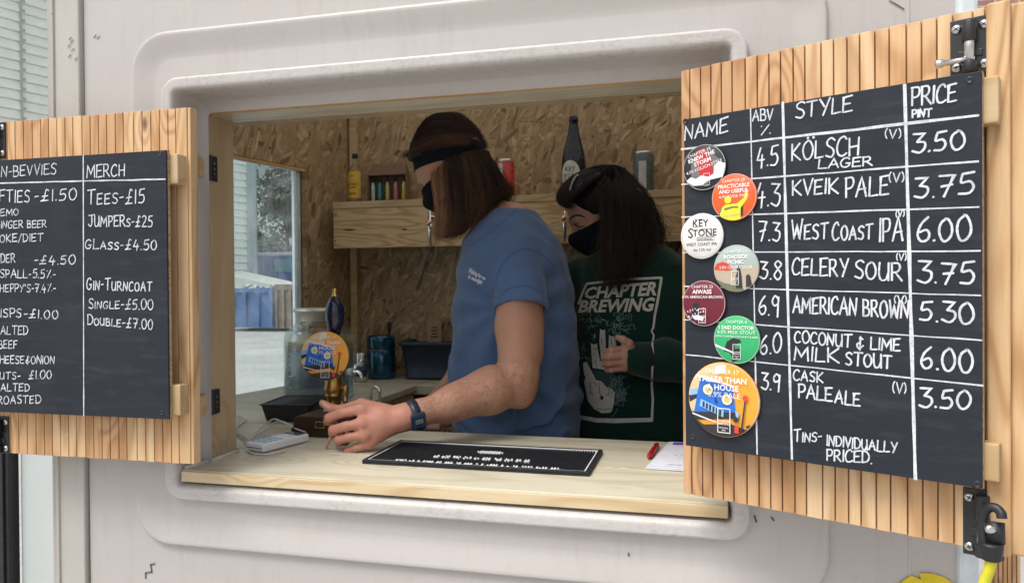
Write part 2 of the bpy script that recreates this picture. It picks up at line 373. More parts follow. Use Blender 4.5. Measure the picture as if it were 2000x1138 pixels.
# end wall (bowed in plan): A then B
VX, VY = -1.66, 2.2
FA = Frame(-1.385, 1.40, VX+1.385, VY-1.40); FB = Frame(VX, VY, -1.487-VX, 2.985-VY)
LA = math.hypot(VX+1.385, VY-1.40); LB = math.hypot(-1.487-VX, 2.985-VY)
def fobj(mb, name, mats, F, parent=trailer, **k):
    o = mb.build(name, mats, parent, **k)
    o.location = (F.o[0]-(TX if parent is trailer else 0), F.o[1]-(TY if parent is trailer else 0), F.o[2]); o.rotation_euler = (0, 0, F.rz); return o
def ring(mb, xa, xb, za, zb_, X0, X1, Z0, Z1, y0, y1):
    mb.box(X0, xa, y0, y1, Z0, Z1); mb.box(xb, X1, y0, y1, Z0, Z1); mb.box(xa, xb, y0, y1, zb_, Z1); mb.box(xa, xb, y0, y1, Z0, za); return mb
fobj(ring(MB(), .16, LA-.04, 1.18, 2.02, 0, LA+.01, .45, 2.38, .0, .03), 'end_wall', MT['osb'], FA)
fobj(ring(MB(), .16, LA-.04, 1.18, 2.02, 0, LA+.01, .35, 2.6, .032, .06), 'end_skin', MT['paint'], FA)
fill_window = fobj(ring(MB(), .185, LA-.065, 1.205, 1.995, .161, LA-.041, 1.181, 2.019, .03, .05), 'window_frame', MT['pvc'], FA, bevel=.003)  # unseen window added in wall A to let more daylight inside
MB().box(.18, LA-.06, .038, .041, 1.20, 2.0).build('pane', MT['pane'], fill_window)
s1, zt = FB.at(596, 329); s1b, _ = FB.at(586, 329, .022); zb = 1.150
s0 = .03
fobj(ring(MB(), s0, s1, zb, zt, -.02, LB+.02, .45, 2.38, 0, .022), 'end_wall', MT['osb'], FB)
fobj(ring(MB(), s0+.004, s1-.004, zb, zt-.004, -.03, LB+.05, .35, 2.6, .05, .07), 'end_skin', MT['paint'], FB)
wf = fobj(ring(MB(), s0+.02, s1-.025, zb+.005, zt-.006, s0+.0, s1-.001, zb-.01, zt-.001, .024, .048), 'window_frame', MT['pvc'], FB, bevel=.003)
pn = MB().box(s0+.018, s1-.02, .034, .037, zb+.001, zt-.003).build('pane', MT['pane'], wf)
fobj(MB().box(s0+.002, s1-.001, .001, .0225, zt-.0125, zt-.0015), 'window_head', MT['lintel'], FB)
tp(MB().box(-1.50, .40, 2.985, 3.01, .45, 2.38), 'back_wall', MT['osb'])
tp(MB().box(-1.52, .43, 3.012, 3.04, .35, 2.6), 'back_skin', MT['paint'])
tp(MB().box(.386, .40, 1.42, 2.983, .45, 2.38), 'end_wall', MT['osb'])
tp(MB().box(.402, .428, 1.412, 3.010, .35, 2.6), 'end_skin', MT['paint'])
plan = [(-1.385, 1.37), (.43, 1.37), (.43, 3.03), (-1.52, 3.03), (-1.72, 2.2)]
grp = NT('daylight_fill_roof'); o_ = grp.t.nodes['Material Output']; tl = grp.n('BsdfTranslucent'); tl.inputs['Color'].default_value = (.9, .88, .82, 1); grp.set(col=(.72, .70, .66), rough=.5)  # unseen roof made translucent, an added source of daylight for the interior
mx_ = grp.n('MixShader'); mx_.inputs[0].default_value = .34; grp.t.links.new(grp.b.outputs[0], mx_.inputs[1]); grp.t.links.new(tl.outputs[0], mx_.inputs[2]); grp.t.links.new(mx_.outputs[0], o_.inputs[0])
rf_ = MB(); rf_.add([(p[0], p[1], 2.385) for p in plan[::-1]][::-1], [(0, 1, 2, 3, 4)]); tp(rf_, 'roof', grp.m); tp(MB().prismz(plan, .40, .447), 'floor', MT['card'])
a, b, c_ = P(1100, 190, 2.98), P(683, 300, 2.962), 0
st = MB().box(-1.482, -1.452, 2.955, 2.984, 1.1665, 2.38); so_ = tp(st, 'corner_batten', MT['batten'], bevel=.001)
sc = MB()
for zz in (1.28, 1.42, 1.60, 2.10, 2.25): sc.lathe([(.0, 0), (.003, .0005), (.003, 0)], (0, 0, 0), 8)
# jambs, lintel, counters, shelf
jl = MB().box(-1.10, -1.056, 1.414, 1.518, 1.167, 1.985); tp(jl, 'jamb', MT['jamb'], bevel=.002)
tp(MB().box(.034, .08, 1.414, 1.518, 1.167, 1.985), 'jamb', MT['jamb'], bevel=.002)
tp(MB().box(-1.0555, .0335, 1.4135, 1.428, 1.931, 1.99), 'lintel', MT['lintel'], bevel=.0015); tp(MB().box(-1.0555, .0335, 1.4285, 1.518, 1.933, 1.99), 'lintel_soffit', MT['counter'], bevel=.0015)
tp(MB().box(-1.10, .08, 1.5185, 1.60, 1.944, 2.03), 'lintel', MT['jamb'])
for px0, py0, py1 in ((404, 306, 343), (404, 772, 808)):
    za, zb_ = P(px0, py0, 1.40)[2], P(px0, py1, 1.40)[2]
    tp(MB().box(-1.075, -1.0565, 1.352, 1.4125, zb_, za), 'hinge_block', MT['batten'], bevel=.001)
    h = MB().box(-1.0555, -1.0515, 1.424, 1.452, zb_-.006, za+.008); h.tube([(-1.0505, 1.424, zb_-.006), (-1.0505, 1.424, za+.008)], .0045, 10)
    h.mi = 1
    for k in (.2, .5, .8): h.lathe([(.0028, 0), (.0024, .001), (0, .0012)], (0, 0, 0), 8) if False else h.box(-1.0517, -1.0508, 1.439, 1.443, zb_+(za-zb_)*k-.002, zb_+(za-zb_)*k+.002)
    tp(h, 'hinge', [MT['black'], MT['steel']], bevel=.0008)
plank = MB()
CTZ, CTB = 1.166, 1.1415
A = plank.prismz([(-1.0695, 1.346), (.0425, 1.346), (.0425, 1.5535), (-1.0695, 1.5535)], CTB, CTZ)
plank.prismz([(-1.48, 1.5555), (.38, 1.5555), (.38, 1.845), (-1.54, 1.845)], CTB, CTZ)
tp(plank, 'counter', MT['counter'], bevel=.0025)
ed = MB().box(-1.0685, .0415, 1.3425, 1.3458, CTB-.0005, CTZ-.0035); tp(ed, 'counter_edge', MT['counter_edge'], bevel=.001)
sk_ = MB().prismz([(-1.545, 1.8475), (-1.075, 1.8475), (-1.075, 2.690), (-1.555, 2.690), (-1.648, 2.2)], CTB+.001, CTZ); tp(sk_, 'side_counter', MT['counter'], bevel=.0025)
tp(MB().box(-1.0745+.001, .38, 2.690, 2.984, CTB-.012, CTZ).box(-1.545, -1.0745, 2.692, 2.984, CTB-.012, CTZ), 'back_counter', MT['counter'], bevel=.0025)
tp(MB().box(-1.12, -1.085, 1.86, 2.69, 1.06, CTB), 'counter_rail', MT['batten'])
tp(MB().box(-1.06, .36, 2.72, 2.74, .46, 1.10), 'counter_front', MT['osb'])
# caulk at the jamb foot
ck = MB().tube([(-1.052, 1.415, 1.1675), (-1.0535, 1.518, 1.1675)], .005, 6); ck.tube([(-1.064, 1.352, 1.1675), (-1.056, 1.414, 1.1675)], .005, 6)
tp(ck, 'caulk', C('white_caulk', (.62, .60, .57), .7))
def zat(px, py, y): return float(P(px, py, y)[2])
SHY = 2.77; zS = zat(650, 395, SHY); zS1 = zat(650, 408, SHY); zS2 = zat(650, 485, SHY); xS = float(P(650, 440, SHY)[0])
sh = tp(MB().box(xS, .385, SHY, 2.984, zS1, zS), 'shelf', MT['batten'], bevel=.0015)
fa = MB().box(xS+.001, .385, SHY+.004, SHY+.022, zS2, zS1-.0005); fo = tp(fa, 'shelf_fascia', MT['shelfw'], bevel=.001)
KD = C('knot_dark', (.06, .03, .015), .7)
for q in ((656, 418), (655, 470)):
    p = P(*q, SHY+.0035); tp(MB().box(p[0]-.003, p[0]+.003, SHY+.0028, SHY+.0045, p[2]-.003, p[2]+.003), 'screw', KD)
for cx_, cy_, ww in ((682, 449, .030), (790, 448, .012)):
    p = P(cx_, cy_, SHY+.0035); tp(MB().prism([(p[0]-ww, p[2]+.001), (p[0]-ww*.4, p[2]+.004), (p[0]+ww, p[2]+.002), (p[0]+ww*.3, p[2]-.004), (p[0]-ww*.5, p[2]-.002)], SHY+.003, SHY+.0045), 'knot', KD)

# ------------------------------------------------------------------ shutters
FL = Frame(-1.47, 1.27, 1, 0); FR = Frame(-.030, 1.2785, .364, -.1755)
Z0, Z1 = 1.199, 1.907
def slat_mesh(bounds, x_end, F, groups):
    mb = MB(); mb.box(bounds[0], x_end, .0065, .022, Z0, Z1)
    seq = [t_ for n_, t_ in groups for _ in range(n_)]
    for i, (a, b) in enumerate(zip(bounds, bounds[1:])):
        mb.tone = seq[min(i, len(seq)-1)]
        dz = random.uniform(-.0006, .0006)
        mb.box(a+.0004, b-.0016, 0, .0064, Z0+dz, Z1+dz)
    return mb
def bolt(par, xc, z0, z1, knob=-1, hw=.023):
    b = thing('bolt', None, None); b.parent = par; b.location = (xc, 0, 0)
    pl = MB().box(-hw, hw, -.003, -.0003, z0, z1); h = z1-z0
    pl.tube([(0, -.010, z1-.006), (0, -.010, z0+h*.56)], .0085, 14); pl.tube([(0, -.010, z0+.002), (0, -.010, z0+h*.20)], .0085, 14)
    pl.box(-.014, .014, -.005, -.003, z0+h*.30, z0+h*.42)
    pl.build('bolt_plate', MT['black'], b, bevel=.0008)
    r = MB().tube([(0, -.010, z0+.01), (0, -.010, z1-.01)], .0062, 14)
    r.build('bolt_rod', MT['zinc'], b)
    kn = MB(); zk = z0+h*.235
    if knob < 0: kn.tube([(0, -.010, zk+.001), (-.012, -.014, zk), (-.028, -.017, zk-.001), (-.030, -.0175, zk-.001), (-.036, -.019, zk-.001), (-.038, -.0192, zk-.001)], [.0042, .0036, .0036, .0058, .0058, .003], 12)
    else: zk = z0+h*.62; kn.tube([(0, -.012, zk), (.006, -.026, zk-.001), (.011, -.040, zk-.004), (.0115, -.041, zk-.004), (.014, -.048, zk-.005), (.0145, -.049, zk-.005)], [.004, .0036, .0036, .0058, .0058, .003], 12)
    kn.build('bolt_knob', MT['zinc'], b)
    for sx in (-1, 1):
        for zz in (z0+.011, z1-.012):
            s = MB(); s.lathe([(.0062, 0), (.0058, .0016), (.0035, .003), (0, .0034)], (0, 0, 0), 14)
            s.mi = 1; s.box(-.0032, .0032, -.0007, .0007, .0031, .0037); s.box(-.0007, .0007, -.0032, .0032, .0031, .0037)
            o = s.build('screw', [MT['zinc'], MT['black']], b); o.location = (sx*(hw-.0075), -.003, zz); o.rotation_euler = (R(90), R(random.uniform(0, 80)), 0)
    return b
# left
shL = thing('hatch_shutter', 'slatted timber hatch shutter folded open left of the hatch with the drinks and merchandise board', 'shutter', FL.o, FL.rz, 'hatch shutters')
bl = [FL.at(q/4.064, 225)[0] for q in (-250, -185, -120, -65, 0, 54, 118, 185, 255, 322, 385, 450, 515, 577, 650, 715, 780, 845, 915, 978, 1060, 1128, 1197, 1265, 1333, 1395)]
xe = FL.at(371, 225)[0]
slat_mesh(bl, xe-.002, FL, ((6, .62), (4, .41), (4, .74), (5, .23), (3, .93), (4, .52), (3, .86))).build('slat_panel', MT['slat'], shL, bevel=.0009)
MB().box(bl[-1]+.0004, xe-.0075, -.0006, .0064, Z0, Z1).box(xe-.0068, xe, .001, .022, Z0, Z1).build('edge_board', MT['edgew'], shL, bevel=.0015)
x12 = FL.at(12, 240)[0]
bolt(shL, x12-.023, FL.at(5, 310)[1], FL.at(5, 239)[1]); bolt(shL, x12-.024, FL.at(5, 884)[1], FL.at(5, 812)[1])
# right
shR = thing('hatch_shutter', 'slatted timber hatch shutter swung out right of the hatch behind the beer price board', 'shutter', FR.o, FR.rz, 'hatch shutters')
def topy(px): return 135-(px-1330)*.1944
br = [FR.at(1300+q/2.846, topy(1300+q/2.846))[0] for q in (85, 135, 195, 252, 310, 370, 443, 510, 575, 640, 710, 775, 865, 935, 1010, 1080, 1165, 1245, 1340, 1425, 1510, 1600)]
xp1 = FR.at(1925, 40)[0]; br += [br[-1]+.0225, xp1]
xe1, xe2 = FR.at(1974, 40)[0], FR.at(2030, 40)[0]
slat_mesh(br, xe1-.002, FR, ((6, .17), (5, .38), (5, .96), (4, .58), (6, .83))).build('slat_panel', MT['slat'], shR, bevel=.0009)
MB().box(xp1+.001, xe1, -.007, .0064, Z0-.002, Z1+.002).box(xe1-.001, xe2, .002, .022, Z0, Z1-.002).build('edge_board', MT['edgew'], shR, bevel=.003, seg=3)
xb = (FR.at(1868, 90)[0]+FR.at(1924, 90)[0])/2
bolt(shR, xb, FR.at(1896, 146)[1], FR.at(1896, 36)[1]); bolt(shR, FR.at(1921, 1020)[0], FR.at(1921, 1080)[1]-.004, FR.at(1921, 955)[1], knob=1)

# ------------------------------------------------------------------ handwriting
def _p(s): return [tuple(float(q) for q in a.split(',')) for a in s.split()]
GL = {
'A': (.78, ['0,0 .40,1 .76,0', '.14,.36 .70,.40']), 'B': (.62, ['.03,0 0,1', '~-.05,1 .42,.96 .50,.72 .36,.56 .05,.52', '~.05,.52 .5,.48 .64,.25 .48,.03 0,.0']),
'C': (.66, ['~.64,.84 .46,1 .16,.86 0,.45 .12,.08 .40,0 .68,.14']), 'D': (.68, ['.04,0 0,1', '~-.08,.98 .40,.96 .68,.56 .5,.12 0,0']),
'E': (.60, ['.6,1 .03,.95 0,0 .62,.05', '.02,.5 .5,.53']), 'F': (.58, ['.62,1 .03,.95 0,0', '.02,.5 .5,.53']),
'G': (.72, ['~.66,.84 .46,1 .16,.86 0,.45 .12,.08 .40,0 .62,.14 .66,.40', '.40,.42 .74,.42']), 'H': (.64, ['.02,0 0,1', '.66,1 .64,0', '0,.48 .65,.52']),
'I': (.06, ['.03,0 .05,1']), 'J': (.70, ['~.48,1 .50,.30 .36,0 .12,.04 0,.18', '.08,.94 .9,1.02']), 'K': (.64, ['.03,0 0,1', '.62,1 .04,.46 .68,0']),
'L': (.58, ['.04,1 0,0 .62,.04']), 'M': (.90, ['0,0 .10,1 .44,.30 .82,1 .90,0']), 'N': (.68, ['0,0 .05,1 .62,.02 .68,1']),
'O': (.70, ['~.36,1 .10,.82 0,.45 .16,.06 .42,0 .66,.22 .70,.6 .52,.92 .32,1']), 'P': (.56, ['.04,0 0,1', '~-.06,.98 .44,.98 .57,.72 .40,.48 .02,.42']),
'R': (.66, ['.03,0 0,1', '~-.06,.98 .42,.98 .54,.74 .38,.52 .04,.46', '.24,.48 .70,0']), 'S': (.58, ['~.60,.88 .36,1 .08,.86 .12,.62 .44,.46 .56,.22 .36,.01 .0,.10']),
'T': (.74, ['.38,1 .36,0', '0,.97 .78,1.02']), 'U': (.64, ['~0,1 .0,.35 .16,.02 .44,.06 .60,.42', '.60,1 .64,0']), 'V': (.64, ['0,1 .32,0 .66,1']),
'W': (.92, ['0,1 .22,0 .46,.74 .68,0 .94,1.02']), 'Y': (.66, ['0,1 .34,.5', '.68,1 .22,0']),
'0': (.62, ['~.34,1 .08,.80 0,.42 .16,.04 .40,.02 .60,.30 .60,.66 .44,.95 .28,1']), '1': (.10, ['.06,0 .06,1']), '2': (.60, ['~0,.84 .22,1 .50,.90 .50,.62 .22,.28 .0,0', '0,0 .62,.03']),
'3': (.58, ['.02,.98 .54,.96 .22,.58', '~.22,.58 .54,.50 .58,.24 .36,.0 0,.10']), '4': (.62, ['.28,1 0,.32 .62,.36', '.44,.62 .38,-.12']),
'5': (.58, ['.58,1.02 .14,.96', '~.14,.96 .08,.56 .40,.60 .56,.34 .40,.04 .0,.04']), '6': (.58, ['~.50,1 .16,.70 0,.28 .18,.01 .46,.06 .56,.30 .40,.48 .10,.36']),
'7': (.62, ['0,.98 .60,.98 .22,-.02', '.10,.48 .56,.54']), '8': (.56, ['~.50,.84 .26,1 .06,.80 .26,.56 .50,.30 .30,.0 .04,.20 .24,.50 .50,.80']), '9': (.54, ['~.50,.82 .26,1 .02,.74 .16,.50 .46,.62 .52,.94', '.52,.94 .46,-.06']),
'.': (.05, ['.0,0 .045,.03']), '-': (.34, ['0,.42 .34,.46']), '(': (.18, ['~.18,1.05 .02,.75 .02,.30 .16,-.02']), ')': (.18, ['~0,1.05 .16,.75 .18,.30 .04,-.02']),
'%': (.78, ['.62,1 .14,0', '.10,.86 .14,.88', '.68,.14 .72,.16']), '/': (.40, ['.40,1.08 0,-.08']), "'": (.06, ['.05,1.05 .0,.80']), '&': (.62, ['~.56,.80 .28,.92 .30,.60 .02,.36 .20,.04 .62,.30', '.34,1.05 .30,-.1']),
'£': (.66, ['~.62,.92 .44,1.02 .34,.7 .26,.2 .0,.0', '-.04,.0 .62,.06', '.06,.42 .56,.48']), ' ': (.30, []), '·': (.08, ['.0,.40 .06,.44']), '"': (.3, ['.04,1.24 .07,1.27', '.28,1.24 .31,1.27']),
}
def smooth(pts, n=5):
    out = []; m = len(pts)
    for i in range(m-1):
        p0, p1, p2, p3 = pts[max(i-1, 0)], pts[i], pts[i+1], pts[min(i+2, m-1)]
        for k in range(n):
            t = k/n; out.append(tuple(.5*((2*p1[j])+(-p0[j]+p2[j])*t+(2*p0[j]-5*p1[j]+4*p2[j]-p3[j])*t*t+(-p0[j]+3*p1[j]-3*p2[j]+p3[j])*t**3) for j in (0, 1)))
    return out+[pts[-1]]
LAY = [0.0]
def ribbon(mb, pts, width, y, jit=.12):
    """flat pen stroke in the local x,z plane at depth y"""
    pts = [np.array(p, float) for p in pts]
    keep = [pts[0]]
    for p in pts[1:]:
        if np.linalg.norm(p-keep[-1]) > 1e-5: keep.append(p)
    pts = keep; m = len(pts)
    if m < 2: return
    ends0 = pts[0]-(pts[1]-pts[0])/np.linalg.norm(pts[1]-pts[0])*width*.3; ends1 = pts[-1]+(pts[-1]-pts[-2])/np.linalg.norm(pts[-1]-pts[-2])*width*.3
    pts = [ends0]+pts+[ends1]; m += 2
    L = []; Rr = []
    for i in range(m):
        a = pts[max(i-1, 0)]; b = pts[min(i+1, m-1)]; d = b-a; d = d/(np.linalg.norm(d)+1e-9); n = np.array([-d[1], d[0]])
        if 0 < i < m-1:
            d1 = pts[i]-pts[i-1]; d1 /= np.linalg.norm(d1); c = abs(n@np.array([-d1[1], d1[0]])); n = n/max(c, .55)
        wv = width/2*(1+random.uniform(-jit, jit))*(.55 if i in (0, m-1) else 1)
        L.append(pts[i]+n*wv); Rr.append(pts[i]-n*wv)
    v = [(p[0], y, p[1]) for p in L]+[(p[0], y, p[1]) for p in Rr]
    mb.add(v, [(i, i+m, i+1+m, i+1) for i in range(m-1)])
def write(F, off, text, a, b, hpx, pen, parent, mat, name='writing', track=.20, pre='', slant=.04):
    """text between two baseline points given in photo pixels, laid on the board's face"""
    p0 = np.array(F.at(*a, off)); p1 = np.array(F.at(*b, off))
    top = np.array(F.at(a[0], a[1]-hpx, off)); h = top[1]-p0[1]
    pen *= .74
    if text == '(V)': pen = .0015
    def lay(txt, x):
        gs = []
        for ch in txt:
            up = ch.upper(); sc = .74 if (ch != up) else 1.0
            w_, st_ = GL[up]; gs.append((x, sc, st_)); x += (w_*(.85 if ch != up else 1)+track)
        return gs, x
    gs, tot = lay(text, 0); tot -= track
    if pre: pg, pw = lay(pre, 0); gs += [(gx-pw, s_, st_) for gx, s_, st_ in pg]
    d = (p1-p0)/tot; mb = MB()
    for gx, s_, st_ in gs:
        jy = random.uniform(-.03, .03); js = random.uniform(.94, 1.05)
        for s in st_:
            sm_ = s[0] == '~'; q = _p(s.lstrip('~'))
            q = [(u_+random.uniform(-.015, .015), v_+random.uniform(-.015, .015)) for u_, v_ in q]
            if sm_: q = smooth(q)
            else:
                q2 = []
                for k in range(len(q)-1):
                    q2 += [(q[k][0]+(q[k+1][0]-q[k][0])*tt, q[k][1]+(q[k+1][1]-q[k][1])*tt) for tt in (0, .33, .66)]
                q = q2+[q[-1]]
            k = .85 if s_ < 1 else 1
            pts = [p0+d*(gx+u_*k*(js if s_ == 1 else 1)+slant*v_)+np.array([0, (v_*s_*js+jy)*h]) for u_, v_ in q]
            LAY[0] = (LAY[0]+.00004) % .0006
            ribbon(mb, pts, pen, off-.0006-LAY[0])
    o = mb.build(name, mat, parent); return o
def line(F, off, mb, a, b, width, n=14):
    p, q = np.array(F.at(*a, off)), np.array(F.at(*b, off))
    LAY[0] = (LAY[0]+.00004) % .0006
    width *= .68
    ribbon(mb, [p+(q-p)*i/n+np.array([0, random.uniform(-.0004, .0004)]) for i in range(n+1)], width, off-.0004-LAY[0]*.3, .25)

# ------------------------------------------------------------------ chalkboards
OFF = -.036
def chalkboard(F, label, x0, x1, z0, z1, screws):
    cb = thing('chalkboard', label, 'chalkboard', F.o, F.rz, 'chalk menu boards')
    p = MB().box(x0, x1, OFF, OFF+.004, z0, z1).build('board_face', MT['slate'], cb, bevel=.0006)
    MB().box(x0-.0003, x1+.0006, OFF+.0041, OFF+.010, z0-.0003, z1+.0003).build('board_backing', MT['plywood'], cb)
    for s in screws:
        u_, z_ = F.at(*s, OFF); m = MB().lathe([(.0048, 0), (.0046, .0007), (.003, .0009), (.0024, .0002), (0, .0002)], (0, 0, 0), 14)
        o = m.build('screw', MT['black'], cb); o.location = (u_, OFF, z_); o.rotation_euler = (R(90), 0, 0)
    return cb
# right board
x0 = (FR.at(1330, 232, OFF)[0]+FR.at(1345, 863, OFF)[0])/2; x1 = (FR.at(1911, 144, OFF)[0]+FR.at(1925, 963, OFF)[0])/2
z1 = (FR.at(1330, 231, OFF)[1]+FR.at(1911, 144, OFF)[1])/2; z0 = (FR.at(1345, 863, OFF)[1]+FR.at(1925, 963, OFF)[1])/2
cbR = chalkboard(FR, 'black chalkboard listing beer styles and pint prices with round badges down its left side', x0, x1, z0, z1, ((1339, 237), (1894, 157), (1353, 853), (1909, 946)))
e = FR.at(1932, 200, -.02)[0]
for a_, b_ in ((150, 243), (862, 968)):
    za, zb_ = min(z1-.006, FR.at(1920, a_, -.02)[1]), max(z0+.008, FR.at(1935, b_, -.02)[1])
    MB().box(x0+.01, x1+.017, OFF+.0102, -.0008, zb_, za).build('batten', MT['batten'], shR, bevel=.002)
gm = MB()
for a_, b_, wd in (((1466, 212), (1479, 886), .0031), ((1529, 200), (1547, 896), .0055), ((1767, 166), (1788, 935), .0065), ((1331, 292), (1911, 226), .0050), ((1331, 360), (1911, 315), .0032), ((1331, 424), (1912, 404), .0032),
                   ((1334, 493), (1915, 490), .0026), ((1337, 559), (1916, 577), .0026), ((1336, 624), (1918, 664), .0026), ((1340, 692), (1920, 752), .0030)):
    line(FR, OFF, gm, a_, b_, wd)
gm.build('grid_line', MT['chalk'], cbR)
PW = .0034
for tx, a_, b_, h, pw in (
    ('NAME', (1338, 275), (1421, 258), 27, PW), ('ABV', (1470, 237), (1509, 234), 21, .0027), ('%', (1483, 264), (1507, 263), 20, .0027), ('STYLE', (1555, 232), (1664, 217), 30, PW),
    ('PRICE', (1781, 207), (1868, 197), 34, PW), ('PINT', (1782, 230), (1819, 228), 15, .0030), ('4.5', (1479, 324), (1519, 322), 37, PW), ('KOLSCH', (1547, 314), (1677, 303), 35, PW), ('"', (1573, 301), (1588, 300), 26, .0052),
    ('LAGER', (1599, 329), (1703, 324), 17, .0029), ('(V)', (1729, 271), (1759, 270), 19, .0027), ('3.50', (1782, 299), (1884, 291), 37, .0040),
    ('4.3', (1477, 401), (1523, 401), 42, PW), ('KVEIK', (1548, 381), (1636, 378), 29, PW), ('PALE', (1652, 386), (1736, 381), 38, PW), ('(V)', (1737, 356), (1765, 355), 19, .0027), ('3.75', (1786, 387), (1901, 379), 39, .0040),
    ('7.3', (1482, 470), (1524, 470), 38, PW), ('West', (1547, 468), (1617, 465), 38, PW), ('Coast', (1626, 470), (1704, 466), 36, PW), ('IPA', (1718, 472), (1763, 470), 46, PW), ('(V)', (1750, 424), (1766, 423), 12, .0026), ('6.00', (1792, 470), (1895, 471), 46, .0040),
    ('3.8', (1484, 543), (1527, 546), 35, PW), ('CELERY', (1548, 537), (1656, 541), 33, PW), ('SOUR', (1670, 543), (1761, 549), 34, PW), ('(V)', (1751, 508), (1770, 508), 14, .0028), ('3.75', (1792, 551), (1902, 556), 41, .0040),
    ('6.9', (1483, 614), (1521, 616), 38, PW), ('AMERICAN', (1549, 610), (1673, 615), 32, PW), ('BROWN', (1686, 617), (1774, 622), 33, PW), ('(V)', (1747, 591), (1770, 592), 14, .0028), ('5.30', (1797, 625), (1900, 633), 38, .0040),
    ('6.0', (1485, 692), (1526, 688), 38, PW), ('COCONUT', (1552, 668), (1663, 678), 23, .0031), ('& LIME', (1674, 680), (1758, 686), 24, .0031), ('MILK', (1552, 702), (1637, 709), 26, PW), ('STOUT', (1652, 711), (1741, 721), 25, PW), ('6.00', (1799, 717), (1900, 729), 44, .0040),
    ('3.9', (1487, 758), (1523, 762), 32, PW), ('CASK', (1550, 742), (1607, 747), 20, .0029), ('PALE', (1560, 775), (1625, 783), 25, PW), ('ALE', (1631, 786), (1680, 793), 26, PW), ('(V)', (1744, 766), (1769, 768), 20, .0027), ('3.50', (1795, 793), (1896, 799), 36, .0040),
    ('Tins-', (1551, 862), (1605, 862), 24, .0027), ('INDIVIDUALLY', (1615, 869), (1752, 884), 20, .0027), ('PRICED.', (1615, 898), (1703, 904), 22, .0029)):
    write(FR, OFF, tx, a_, b_, h, pw, cbR, MT['chalk'])
# left board
x1 = (FL.at(325, 293, OFF)[0]+FL.at(329, 814, OFF)[0])/2; z1 = (FL.at(325, 293, OFF)[1]+FL.at(0, 313, OFF)[1])/2; z0 = (FL.at(328, 814, OFF)[1]+FL.at(0, 808, OFF)[1])/2
cbL = chalkboard(FL, 'black chalkboard listing soft drinks, snacks and merchandise left of the hatch', -.055, x1, z0, z1, ((313, 301), (316, 806)))
for a_, b_ in ((297, 360), (750, 816)):
    MB().box(-.03, x1+.018, OFF+.0102, -.0008, max(z0+.006, FL.at(336, b_, -.02)[1]), min(z1-.006, FL.at(336, a_, -.02)[1])).build('batten', MT['batten'], shL, bevel=.002)
gm = MB(); line(FL, OFF, gm, (163, 303), (164, 811), .0036, 30); line(FL, OFF, gm, (-60, 359), (323, 350), .0040, 20); gm.build('grid_line', MT['chalk'], cbL)
for tx, a_, b_, h, pw, pre in (
    ('N-BEVVIES', (3, 346), (110, 340), 20, .0032, 'NO'), ('MERCH', (170, 347), (244, 344), 24, .0034, ''), ('FTIES', (0, 395), (58, 395), 23, .0034, 'SO'), ('-£1.50', (68, 394), (150, 390), 22, .0034, ''),
    ('Tees-£15', (171, 399), (283, 397), 27, .0034, ''), ('EMO', (2, 422), (36, 420), 13, .0030, 'L'), ('JUMPERs-£25', (173, 442), (298, 443), 21, .0032, ''), ('INGER BEER', (3, 446), (91, 444), 14, .0028, 'G'),
    ('OKE/DIET', (0, 473), (85, 471), 15, .0030, 'C'), ('GLass-£4.50', (167, 486), (306, 488), 19, .0032, ''), ('DER', (2, 513), (30, 512), 17, .0030, 'CI'), ('-£4.50', (68, 516), (147, 516), 17, .0032, ''),
    ('SPALL-5.5%-', (1, 542), (109, 543), 16, .0028, 'A'), ("HEPPY'S-7.4%-", (1, 570), (109, 570), 15, .0028, 'S'), ('Gin-Turncoat', (170, 565), (297, 569), 23, .0032, ''), ('Single-£5.00', (174, 602), (299, 604), 19, .0032, ''),
    ('Double-£7.00', (172, 633), (299, 643), 19, .0032, ''), ('ISPS', (2, 619), (42, 619), 17, .0032, 'CR'), ('-£1.00', (48, 621), (114, 622), 17, .0032, ''), ('ALTED', (2, 653), (55, 653), 16, .0030, 'S'), ('EEF', (8, 680), (34, 680), 16, .0030, 'B'),
    ('HEESE&ONION', (1, 709), (107, 710), 15, .0030, 'C'), ('UTS-', (1, 740), (40, 740), 14, .0030, 'N'), ('£1.00', (57, 740), (101, 739), 16, .0030, ''), ('ALTED', (2, 763), (58, 763), 14, .0030, 'S'), ('ROASTED', (-4, 788), (80, 787), 15, .0030, '')):
    write(FL, OFF, tx, a_, b_, h, pw, cbL, MT['chalk2'] if h < 21 else MT['chalk'], pre=pre, track=.24)
# ------------------------------------------------------------------ printed text and flat artwork
def text2d(s, size, bold=0.0, shear=0.0, res=2):
    cu = bpy.data.curves.new('t', 'FONT'); cu.body = s; cu.size = size; cu.align_x = 'CENTER'; cu.offset = bold*size; cu.resolution_u = res; cu.shear = shear
    o = bpy.data.objects.new('t', cu); me = bpy.data.meshes.new_from_object(o)
    v = [(q.co.x, q.co.y) for q in me.vertices]; f = [list(p.vertices) for p in me.polygons]
    bpy.data.objects.remove(o); bpy.data.curves.remove(cu); bpy.data.meshes.remove(me); return v, f
def circ(cx, cy, rx, ry=None, n=28, a0=0): ry = ry or rx; return [(cx+rx*math.cos(a0+2*math.pi*k/n), cy+ry*math.sin(a0+2*math.pi*k/n)) for k in range(n)]
def clip_disc(poly, r=.985, n=64):
    for k in range(n):
        a = 2*math.pi*k/n; nx, ny = math.cos(a), math.sin(a); out = []
        for i in range(len(poly)):
            p, q = poly[i], poly[(i+1) % len(poly)]; dp, dq = nx*p[0]+ny*p[1]-r, nx*q[0]+ny*q[1]-r
            if dp <= 0: out.append(p)
            if (dp <= 0) != (dq <= 0): t_ = dp/(dp-dq); out.append((p[0]+(q[0]-p[0])*t_, p[1]+(q[1]-p[1])*t_))
        poly = out
        if len(poly) < 3: return []
    return poly
